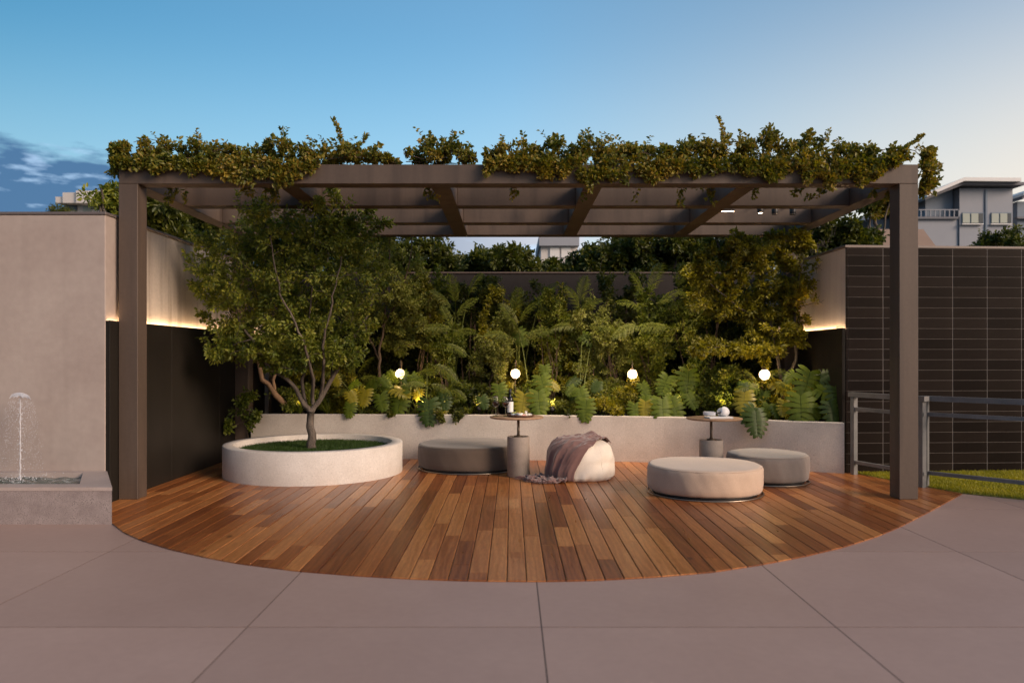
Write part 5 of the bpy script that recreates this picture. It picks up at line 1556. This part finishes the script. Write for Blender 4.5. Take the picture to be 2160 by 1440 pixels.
# ================================================================== MONSTERA, PALMS AND STRAP PLANTS
def monstera_mesh(seed):
    r_ = random.Random(seed)
    b = MB()
    nl = 7
    def mid(t): return Vector((0, t, -.16 * t * t + .02))   # unit leaf, tip at y=1, drooping
    def outline(t):  # half width
        return .62 * math.sin(PI * min(1, (t * .80 + .22))) ** .6 * (1 - .26 * t)
    for s_ in (-1, 1):
        for i in range(nl):
            t0 = i / nl * .92; t1 = (i + 1) / nl * .92
            tm_ = (t0 + t1) / 2
            ang = math.radians(-38 + 92 * tm_ + r_.uniform(-4, 4))     # from perpendicular towards tip
            wlen = outline(tm_) * r_.uniform(.93, 1.06)
            dirv = Vector((s_ * math.cos(ang), math.sin(ang), 0))
            b0 = mid(t0); b1 = mid(t1)
            wv_ = (b1 - b0)
            rows = []
            for f, wf_ in ((0, 1.0), (.28, 1.0), (.45, .92), (.70, .80), (.88, .50), (1.0, .05)):
                c = (b0 + b1) / 2 + dirv * wlen * f
                c.z += .05 * math.sin(f * PI * .6) - .16 * f * f * wlen * 2 + mid(tm_).z * 0
                c.y += .05 * f * f
                hw = (t1 - t0) / 2 * wf_ * (1 + .78 * f)
                perp = Vector((-dirv.y * s_, dirv.x * s_, 0)) if f > 0 else Vector((0, 1, 0))
                rows.append((c - perp * hw, c + perp * hw))
            vs = []
            for a_, c_ in rows: vs += [a_, c_]
            fs = [(2 * j, 2 * j + 1, 2 * j + 3, 2 * j + 2) if s_ < 0 else (2 * j, 2 * j + 2, 2 * j + 3, 2 * j + 1) for j in range(len(rows) - 1)]
            b.add(vs, fs, True)
    # tip
    b.add([mid(.90) + Vector((-.055, 0, 0)), mid(.90) + Vector((.055, 0, 0)), mid(1.0) + Vector((.02, .0, 0)), mid(1.06), mid(1.0) - Vector((.02, 0, 0))], [(0, 1, 2, 3, 4)])
    for k in range(0): pass
    b.tube([mid(t) + Vector((0, 0, .004)) for t in (0, .3, .6, .95)], [.013, .010, .007, .003], 4, False, True)
    me = bpy.data.meshes.new('leaf'); me.from_pydata([tuple(v) for v in b.v], [], b.f); me.polygons.foreach_set('use_smooth', b.sm); me.update()
    return me
MON = {}
for key, mt in (('g', 'lf_mon'), ('y', 'lf_mony'), ('d', 'lf_mond')):
    MON[key] = []
    for sd_ in range(3):
        me = monstera_mesh(sd_ + 5); me.materials.append(M[mt]); MON[key].append(me)
def monstera(label, root, leaves, seed):
    """leaves: (px, py, depth, size m, angle deg of the tip in the picture (0=right, -90=down), facing tilt, colour)"""
    t = thing('monstera_plant', label, 'monstera', root)
    r_ = random.Random(seed)
    leaves = list(leaves)
    for k in range(6):
        q = r_.choice(leaves[:4])
        leaves.append((q[0] + r_.uniform(-42, 42), min(868, q[1] + r_.uniform(-38, 10)), q[2] + r_.uniform(.08, .3), r_.uniform(.15, .21), r_.uniform(-150, -30), r_.uniform(.5, 1.3), r_.choice('ggdy')))
    for (px, py, d, sz, ang, tilt, colr) in leaves:
        c = P(px, py, d)
        a = math.radians(ang)
        tip = Vector((math.cos(a), -.25, math.sin(a))).normalized()
        nor = Vector((r_.uniform(-.25, .25), -1, tilt + r_.uniform(-.1, .1))).normalized()
        sidev = tip.cross(nor).normalized(); nor = sidev.cross(tip).normalized()
        Mx = Matrix((sidev, tip, nor)).transposed()
        o = bpy.data.objects.new('leaf', r_.choice(MON[colr])); COL.objects.link(o); o.parent = t
        q = Mx.to_quaternion(); o.rotation_mode = 'QUATERNION'; o.rotation_quaternion = q
        o.scale = (sz * r_.uniform(.86, 1.04),) * 3
        base_ = c - tip * sz * .45
        o.location = base_ - Vector(root)
        rt = Vector((r_.uniform(-.03, .03), r_.uniform(-.03, .03), 0))
        m = MB(); p1 = base_ - Vector(root)
        midp = rt.lerp(p1, .55) + Vector((0, .03, max(.05, abs(p1.z) * .35)))
        pts = []
        for i in range(9):
            s_ = i / 8; pts.append(rt * (1 - s_) ** 2 + midp * 2 * s_ * (1 - s_) + p1 * s_ * s_)
        m.tube(pts, [.0065 - .0035 * i / 8 for i in range(9)], 6); m.build('leaf_stalk', M['petiole'], t)
    return t
def rt(px, d): return tuple(beds(px, d))
monstera('monstera at the left of the bed with yellow and green leaves hanging over the wall', rt(762, 10.85), [(737, 866, 10.42, .21, -95, .5, 'g'), (742, 838, 10.55, .18, -60, .7, 'y'), (768, 838, 10.6, .24, -100, .5, 'y'), (782, 815, 10.7, .22, 60, .4, 'g'), (806, 850, 10.55, .27, -75, .5, 'g'), (820, 822, 10.7, .2, -35, .8, 'g')], 1)
monstera('monstera with a bright yellow horizontal leaf below the first globe lamp', rt(862, 10.85), [(848, 826, 10.55, .26, -20, 1.6, 'y'), (842, 850, 10.52, .30, -98, .5, 'g'), (826, 796, 10.8, .18, 110, .5, 'g'), (905, 868, 10.36, .33, -88, .4, 'd'), (880, 800, 10.7, .22, -40, .8, 'g'), (938, 846, 10.5, .22, -85, .5, 'd')], 2)
monstera('monstera with two big leaves just right of the snack tray', rt(1120, 10.8), [(1103, 850, 10.45, .28, -100, .5, 'y'), (1138, 850, 10.42, .33, -84, .5, 'g'), (1146, 812, 10.6, .28, -75, .6, 'g'), (1055, 828, 10.65, .25, -80, .6, 'g'), (1020, 850, 10.5, .2, -70, .5, 'd'), (1100, 712, 11.0, .26, -60, .8, 'g')], 3)
monstera('monstera with a leaf hanging over the wall above the cream pouf', rt(1225, 10.65), [(1228, 836, 10.4, .25, -75, .6, 'g'), (1236, 866, 10.22, .30, -95, .4, 'g'), (1243, 715, 10.9, .24, -30, .8, 'g')], 4)
monstera('monstera with one bright yellow leaf below the third globe lamp', rt(1385, 10.55), [(1340, 868, 10.18, .24, -90, .5, 'g'), (1361, 864, 10.16, .24, -95, .5, 'y'), (1399, 868, 10.1, .36, -88, .4, 'g'), (1425, 862, 10.2, .30, -70, .5, 'g'), (1402, 812, 10.4, .30, -115, .6, 'g'), (1452, 806, 10.4, .34, -95, .6, 'g'), (1460, 845, 10.25, .24, -60, .6, 'g'), (1362, 822, 10.5, .22, -60, .8, 'g')], 5)
monstera('monstera with a dark pair of leaves hanging in front of the bed wall', rt(1600, 9.95), [(1570, 848, 9.75, .28, -95, .4, 'y'), (1582, 876, 9.50, .26, -125, .4, 'd'), (1597, 892, 9.44, .32, -88, .3, 'd'), (1655, 862, 9.55, .22, -95, .4, 'y'), (1585, 812, 9.9, .22, 160, .8, 'g'), (1650, 815, 9.9, .26, -25, .9, 'y')], 6)
monstera('tallest monstera with large glossy leaves at the right end of the bed', rt(1715, 9.75), [(1702, 812, 9.55, .40, -108, .4, 'g'), (1690, 862, 9.38, .36, -92, .4, 'g'), (1748, 828, 9.5, .32, -20, .7, 'g'), (1768, 838, 9.35, .30, -75, .5, 'd'), (1757, 872, 9.28, .28, -80, .5, 'd'), (1735, 795, 9.6, .26, 30, .8, 'd'), (1720, 868, 9.5, .22, -60, .6, 'g')], 7)

# palm fronds ------------------------------------------------------------
def frond_mesh(seed, n=22, curl=.5, lw=.014):
    r_ = random.Random(seed); b = MB()
    def mid(t): return Vector((0, t, curl * (.55 * t - t * t * .75)))
    b.tube([mid(i / 8) for i in range(9)], [.006 - .004 * i / 8 for i in range(9)], 4, False)
    for i in range(n):
        t = .22 + .76 * i / n
        p = mid(t); ln = .34 * math.sin(PI * (t * .80 + .14)) * r_.uniform(.85, 1.1)
        for s_ in (-1, 1):
            a = math.radians(38 + 22 * t + r_.uniform(-6, 6))
            dv = Vector((s_ * math.cos(PI / 2 - a) * 1.0, math.sin(PI / 2 - a) * .9, .25))
            q1 = p + dv * ln * .5; q2 = p + dv * ln + Vector((0, 0, -ln * .55))
            w_ = Vector((0, lw, 0)) + Vector((0, 0, 0))
            b.add([p - w_ * .3, p + w_ * .3, q1 + w_, q2, q1 - w_], [(0, 1, 2, 4), (4, 2, 3)])
    me = bpy.data.meshes.new('frond'); me.from_pydata([tuple(v) for v in b.v], [], b.f); me.update(); me.materials.append(M['lf_palm'])
    return me
FM = [frond_mesh(i, 20 + 2 * i, .45 + .12 * i) for i in range(3)]
def palm(label, root, fronds, seed, cat='palm', name='palm_plant'):
    t = thing(name, label, cat, root); r_ = random.Random(seed)
    for (px, py, d, ln, ang) in fronds:
        c = P(px, py, d)  # the tip area
        a = math.radians(ang); tip = Vector((math.cos(a), r_.uniform(-.5, -.05), math.sin(a))).normalized()
        nor = Vector((0, -.55, 1)); sidev = tip.cross(nor).normalized(); nor = sidev.cross(tip).normalized()
        o = bpy.data.objects.new('frond', r_.choice(FM)); COL.objects.link(o); o.parent = t
        o.rotation_mode = 'QUATERNION'; o.rotation_quaternion = Matrix((sidev, tip, nor)).transposed().to_quaternion()
        o.scale = (ln * .84,) * 3
        b0 = c - tip * ln * .6; o.location = b0 - Vector(root)
        m = MB(); p1 = b0 - Vector(root); mp = Vector((p1.x * .25, p1.y * .25, p1.z * .6))
        pts = [Vector((0, 0, 0)) * (1 - s_) ** 2 + mp * 2 * s_ * (1 - s_) + p1 * s_ * s_ for s_ in [i / 6 for i in range(7)]]
        m.tube(pts, [.011 - .006 * i / 6 for i in range(7)], 6); m.build('frond_stalk', M['petiole'], t)
palm('slender palm with arching fronds left of the second globe lamp', rt(955, 11.5), [(925, 625, 10.85, .62, 130), (955, 600, 10.95, .6, 95), (990, 640, 10.85, .6, 50), (915, 690, 10.75, .6, 170), (985, 700, 10.75, .6, 10), (940, 660, 10.65, .5, 110), (1005, 590, 10.95, .55, 65), (970, 740, 10.55, .5, -20)], 1)
palm('palm with feathery fronds above the second globe lamp', rt(1095, 11.5), [(1070, 655, 10.85, .6, 120), (1120, 650, 10.85, .62, 55), (1040, 705, 10.75, .55, 165), (1145, 700, 10.75, .6, 20), (1090, 625, 11.05, .6, 85), (1160, 610, 11.05, .55, 60)], 2)
palm('palm with drooping fronds between the second and third globe lamp', rt(1225, 11.6), [(1205, 620, 10.95, .6, 110), (1250, 640, 10.95, .6, 40), (1180, 690, 10.75, .55, 175), (1275, 690, 10.75, .6, 0), (1230, 600, 11.05, .6, 80)], 3)
palm('palm with tall upright fronds right of the third globe lamp', rt(1360, 11.5), [(1340, 590, 10.95, .65, 115), (1385, 575, 10.95, .65, 75), (1420, 620, 10.85, .6, 40), (1320, 640, 10.85, .6, 155), (1365, 690, 10.55, .7, 175), (1310, 700, 10.55, .65, 195), (1440, 570, 10.85, .55, 80), (1470, 565, 10.85, .55, 95), (1450, 625, 10.45, .6, 150)], 4)
palm('spreading leafy palm right of the first globe lamp with long pale stalks', rt(900, 10.7), [(950, 790, 10.55, .62, -25), (905, 785, 10.6, .5, 20), (870, 810, 10.45, .45, 165), (935, 820, 10.5, .45, -10), (975, 835, 10.5, .4, -30)], 5)
palm('palm with yellow lit fronds at the left, right of the tree trunk', rt(740, 11.1), [(700, 790, 11.0, .5, 160), (735, 760, 11.0, .55, 100), (775, 765, 11.0, .55, 50), (790, 800, 10.9, .5, 0), (715, 830, 10.8, .4, 190)], 6)
palm('low fan of yellow green fronds around the fourth globe lamp', rt(1605, 9.95), [(1580, 790, 9.95, .4, 135), (1640, 785, 9.95, .45, 30), (1660, 815, 9.85, .4, -10), (1560, 820, 9.8, .35, 180)], 7)

# strap leaved clumps -------------------------------------------------------
def strap(label, root, n, ln, seed, mat='lf_palm'):
    t = thing('strap_plant', label, 'grass plant', root); r_ = random.Random(seed); b = MB()
    for k in range(n):
        a = r_.uniform(0, 2 * PI); L_ = ln * r_.uniform(.6, 1.1); lean = r_.uniform(.25, .9)
        dh = Vector((math.cos(a), math.sin(a), 0)); sd2 = Vector((-dh.y, dh.x, 0)); w_ = r_.uniform(.006, .010)
        vs = []
        for i in range(6):
            s_ = i / 5
            p = dh * L_ * lean * s_ ** 1.4 + Vector((0, 0, L_ * (s_ * 1.0 - s_ * s_ * (.25 + lean * .5))))
            ww = w_ * (1 - s_ ** 3) + .0005; vs += [p - sd2 * ww, p + sd2 * ww]
        b.add(vs, [(2 * i, 2 * i + 1, 2 * i + 3, 2 * i + 2) for i in range(5)])
    o = b.build('foliage', M[mat], t); o['kind'] = 'stuff'
for px, d, n, ln, lab, mt in [(632, 10.8, 40, .36, 'strap leaved clump at the foot of the orange trunk', 'lf_palm'), (690, 10.75, 46, .42, 'strap leaved clump right behind the planter tree trunk', 'lf_palm'), (725, 10.9, 34, .5, 'tall strap leaved clump left of the yellow monstera', 'lf_yellow'),
                          (880, 10.7, 26, .42, 'strap leaved clump below the first globe lamp', 'lf_palm'), (990, 10.7, 26, .36, 'strap leaved clump left of the two wine glasses', 'lf_tree'), (1175, 10.65, 24, .34, 'strap leaved clump above the blanket peak', 'lf_yellow'),
                          (1515, 10.2, 24, .3, 'small strap leaved clump right of the headphones', 'lf_tree'), (1635, 9.8, 28, .42, 'strap leaved clump with pale arching leaves right of the fourth globe lamp', 'lf_palm'), (1745, 9.6, 26, .36, 'strap leaved clump in the right corner of the bed', 'lf_tree')]:
    strap(lab, rt(px, d), n, ln, px, mt)

# trailing ivy over the bed wall ---------------------------------------------
def trail(name, label, start, segs, seed, n=26, ml='lf_dark', ls=.034):
    t = thing(name, label, 'ivy', (0, 0, 0)); r_ = rngs(seed)
    T = []
    for (a, b_) in segs:
        for k in range(n): 
            q = a.lerp(b_, k / n); T.append(tuple(q + Vector(r_.normal(size=3)) * .022))
    limbs = [([start] + [s[1] for s in segs[:1]], .004, .002)]
    grow('foliage', 'stems', limbs, T, 9, ls, M[ml], M['twig'], r_, t, ratio=.8, spread=.02, droop=.2, tip_r=.0015)
yb_ = lambda px, dd_=-.04: bedy((px - 1080) / 1600 * 10.4) + dd_
trail('ivy', 'ivy strand hanging over the bed wall above the taupe ottoman', P(955, 870, 10.5), [(P(960, 868, 10.34), P(975, 880, 10.33)), (P(985, 864, 10.4), P(955, 888, 10.33))], 71)
trail('ivy', 'ivy strand hanging beside the dark monstera leaf', P(925, 868, 10.5), [(P(918, 862, 10.36), P(936, 892, 10.34)), (P(925, 866, 10.36), P(930, 884, 10.34))], 72)
trail('ivy', 'small ivy sprig on the bed wall between the first lamp and the planter', P(822, 870, 10.5), [(P(818, 868, 10.40), P(828, 880, 10.40))], 73, 14)
trail('ivy', 'short sprig below the bed edge right of the cream pouf table', P(1196, 872, 10.4), [(P(1195, 868, 10.26), P(1197, 882, 10.25))], 74, 8)
# climbing shrub in front of the rear left post
shrub('corner_shrub', 'straggly shrub beside the rear left pergola post', 'shrub',
      [([Vector((-3.52, 10.35, .0)), P(520, 905, 10.3), P(505, 880, 10.25), P(510, 850, 10.25), P(525, 830, 10.3)], .008, .003), ([P(512, 890, 10.25), P(490, 900, 10.2), P(475, 905, 10.15)], .005, .003)],
      [(P(482, 895, 10.15), (.12, .10, .11), 3), (P(505, 862, 10.2), (.12, .1, .12), 2), (P(522, 835, 10.3), (.13, .1, .14), 2), (P(538, 885, 10.25), (.09, .08, .14), 2)],
      120, 16, .042, 'lf_tree', 91, clumps=6, filt=lambda p: free_mask(p) & (p[:, 0] > -3.84) & ~((p[:, 1] > 10.47) & (p[:, 2] < .62)) & (np.hypot(p[:, 0] - PC[0], p[:, 1] - PC[1]) > PR + .01), ratio=.7)

# ================================================================== FAR BUILDINGS
def bbox(px0, px1, py0, py1, d, dep, name, mat, t, bev=None):
    a = P(px0, py1, d); c = P(px1, py0, d)
    b = MB(); b.box(a.x, c.x, d, d + dep, a.z, c.z)
    return child(b, name, mat, t)
D = 45
t = thing('house', 'large blue grey house with a pale sloping roof behind the tiled wall', 'house', (P(2080, 0, D).x, D, 0))
zg = lambda d: 753 + CAM_H * F / d + 2
# main block facing us
bbox(2024, 2136, 397, zg(D), D, 8, 'wall', M['bgrey'], t)
# recessed side block with sloping top, shadow side tone in its colour
b = MB(); a = P(1952, 421, D + .6); c = P(2022, 396, D + .6)
x0 = a.x; x1 = P(2023, 0, D).x - .02
b.add([(x0, D + .6, -.1), (x1, D + .6, -.1), (x1, D + .6, c.z), (x0, D + .6, a.z), (x0, D + 8, -.1), (x1, D + 8, -.1), (x1, D + 8, c.z), (x0, D + 8, a.z)], [(0, 1, 2, 3), (5, 4, 7, 6), (4, 0, 3, 7), (1, 5, 6, 2), (3, 2, 6, 7)])
child(b, 'wall', M['bside'], t)
bbox(1905, 2021, 462, zg(D), D + .1, .48, 'wall', M['bgrey'], t)
bbox(1905, 2022, 457, 461.5, D - .1, .75, 'balcony_floor', M['trimdark'], t)
for k in range(9):
    bbox(1942 + k * 10, 1944 + k * 10, 444, 456.8, D - .05, .06, 'balustrade_post', M['bgrey'], t)
bbox(1938, 2022, 441.5, 443.5, D - .06, .08, 'balustrade_rail', M['bgrey'], t)
# roof: pale sloping slab with dark edge
def roofslab(pts_px, th_px, d, dep, mat, nm):
    top = [P(x, y, d) for x, y in pts_px]; th = th_px * d / F
    n = len(top); b = MB()
    vs = [(p.x, d - .6, p.z) for p in top] + [(p.x, d - .6, p.z - th) for p in top] + [(p.x, d + dep, p.z) for p in top] + [(p.x, d + dep, p.z - th) for p in top]
    fs = []
    for i in range(n - 1):
        fs += [(n + i, n + i + 1, i + 1, i), (i, i + 1, 2 * n + i + 1, 2 * n + i), (n + i, 3 * n + i, 3 * n + i + 1, n + i + 1)]
    fs += [(0, 2 * n, 3 * n, n), (n - 1, 2 * n - 1, 4 * n - 1, 3 * n - 1)]
    b.add(vs, fs); child(b, nm, mat, t)
roofslab([(1940, 420), (2020, 388), (2148, 389)], 6, D, 8.6, M['trimdark'], 'roof_edge')
roofslab([(1944, 412), (2022, 379), (2140, 380)], 7.5, D - .3, 7, M['roofpale'], 'roof')
for (xa, xb) in ((2031, 2072), (2092, 2131)):
    bbox(xa - 1, xb + 3, 448, 471, D - .04, .06, 'window_frame', M['bside'], t)
    bbox(xa, xa + 15, 450, 470, D - .09, .05, 'window_pane', M['bgreen'], t)
    bbox(xa + 18, xa + 33, 450, 470, D - .09, .05, 'window_pane', M['bgreen'], t)
    bbox(xa + 34, xb + 2, 450, 470, D - .09, .05, 'window_pane', M['bdark'], t)
    bbox(xa - 1, xb + 3, 471.5, 473.5, D - .2, .16, 'window_sill', M['roofpale'], t)
bbox(2079, 2083, 399, zg(D), D - .08, .08, 'downpipe', M['bside'], t)
t = thing('house', 'blue grey house cut by the right edge of the picture', 'house', (P(2200, 0, D + 2).x, D + 2, 0))
bbox(2146, 2270, 425, zg(D + 2), D + 2, 7, 'wall', M['bside'], t)
roofslab([(2143, 420), (2165, 410), (2280, 372)], 5, D + 1.8, 7.6, M['trimdark'], 'roof_edge')
roofslab([(2146, 411), (2168, 401), (2280, 364)], 6, D + 1.7, 7, M['roofpale'], 'roof')
bbox(2146, 2270, 457, 461, D + 1.7, .3, 'balcony_floor', M['trimdark'], t)
t = thing('house', 'long pale grey low house behind the right pergola post', 'house', (P(1880, 0, 50).x, 50, 0))
bbox(1815, 1935, 462, zg(50), 50, 8, 'wall', M['bgrey'], t)
roofslab([(1808, 462), (1850, 446), (1940, 444)], 9, 50, 8, M['bside'], 'roof')
bbox(1815, 1833, 468, zg(50), 49.9, .08, 'window_pane', M['bdark'], t)
t = thing('shed', 'shed with a tan sloping roof just above the tiled wall', 'shed', (P(1905, 0, 30).x, 30, 0))
b = MB(); A_ = [P(1838, 480, 30.8), P(1959, 480, 30.8), P(1980, 527, 29.6), P(1858, 527, 29.6)]
vs = [tuple(p) for p in A_] + [(p.x, p.y, p.z - .12) for p in A_]
vs[0:4] = [(A_[0].x, 31.2, A_[0].z), (A_[1].x, 31.2, A_[1].z), (A_[2].x, 29.6, A_[2].z), (A_[3].x, 29.6, A_[3].z)]
vs[4:8] = [(x, y, z - .1) for x, y, z in vs[0:4]]
b.add(vs, [(0, 1, 2, 3), (4, 7, 6, 5), (3, 2, 6, 7), (0, 4, 5, 1), (1, 5, 6, 2), (0, 3, 7, 4)]); child(b, 'roof', M['tanroof'], t)
b = MB(); b.box(vs[3][0] + .15, vs[1][0] - .1, 29.8, 31.1, -.1, vs[3][2] - .105); child(b, 'wall', M['bgrey'], t)
t = thing('house', 'flat roofed pale building seen in the sky gap below the pergola', 'building', (P(1180, 0, 50).x, 50, 0))
bbox(1137, 1222, 496, 518, 50, 8, 'parapet', M['bgrey'], t)
bbox(1141, 1218, 518, zg(50), 50.4, 7, 'wall', M['bwhite'], t)
bbox(1160, 1180, 521, 543, 50.3, .12, 'window_pane', M['roofpale'], t)
bbox(1184, 1204, 521, 543, 50.3, .12, 'window_pane', M['roofpale'], t)
t = thing('house', 'white modern house with a stepped flat roof left of the pergola', 'house', (P(180, 0, 60).x, 60, 0))
bbox(160, 330, 402, 428, 60, 9, 'upper_wall', M['bwhite'], t)
bbox(132, 159.8, 406, 428, 60.2, 8, 'upper_wall', M['bwhite'], t)
bbox(117, 131.8, 415, 428, 60.4, 8, 'balcony', M['bwhite'], t)
bbox(136, 330, 428.2, zg(60), 61.2, 7, 'wall', M['bwhite'], t)
bbox(138, 162, 431, 444, 61.1, .08, 'window_pane', M['bdark'], t)
bbox(175, 192, 431, 446, 61.1, .08, 'window_pane', M['bgreen'], t)
t = thing('hedge', 'dark clipped hedge left of the white modern house', 'hedge', (0, 0, 0))
shr = rngs(200)
c0 = P(115, 440, 55)
Tt = np.stack([shr.uniform(P(96, 0, 55).x, P(136, 0, 55).x, 420), shr.uniform(55, 56.5, 420), shr.uniform(c0.z - 2.5, P(0, 433, 55).z, 420)], 1)
leaf_mesh('foliage', np.repeat(Tt, 8, 0) + shr.normal(size=(3360, 3)) * .12, shr.normal(size=(3360, 3)), .16, M['lf_dark'], shr, t)
b = MB()
for k in range(5): b.tube([(P(98 + k * 9, 0, 55).x, 55.6, -.1), (P(98 + k * 9, 0, 55).x, 55.6, c0.z)], .08, 6)
o = b.build('stems', M['twig'], t); o['kind'] = 'stuff'
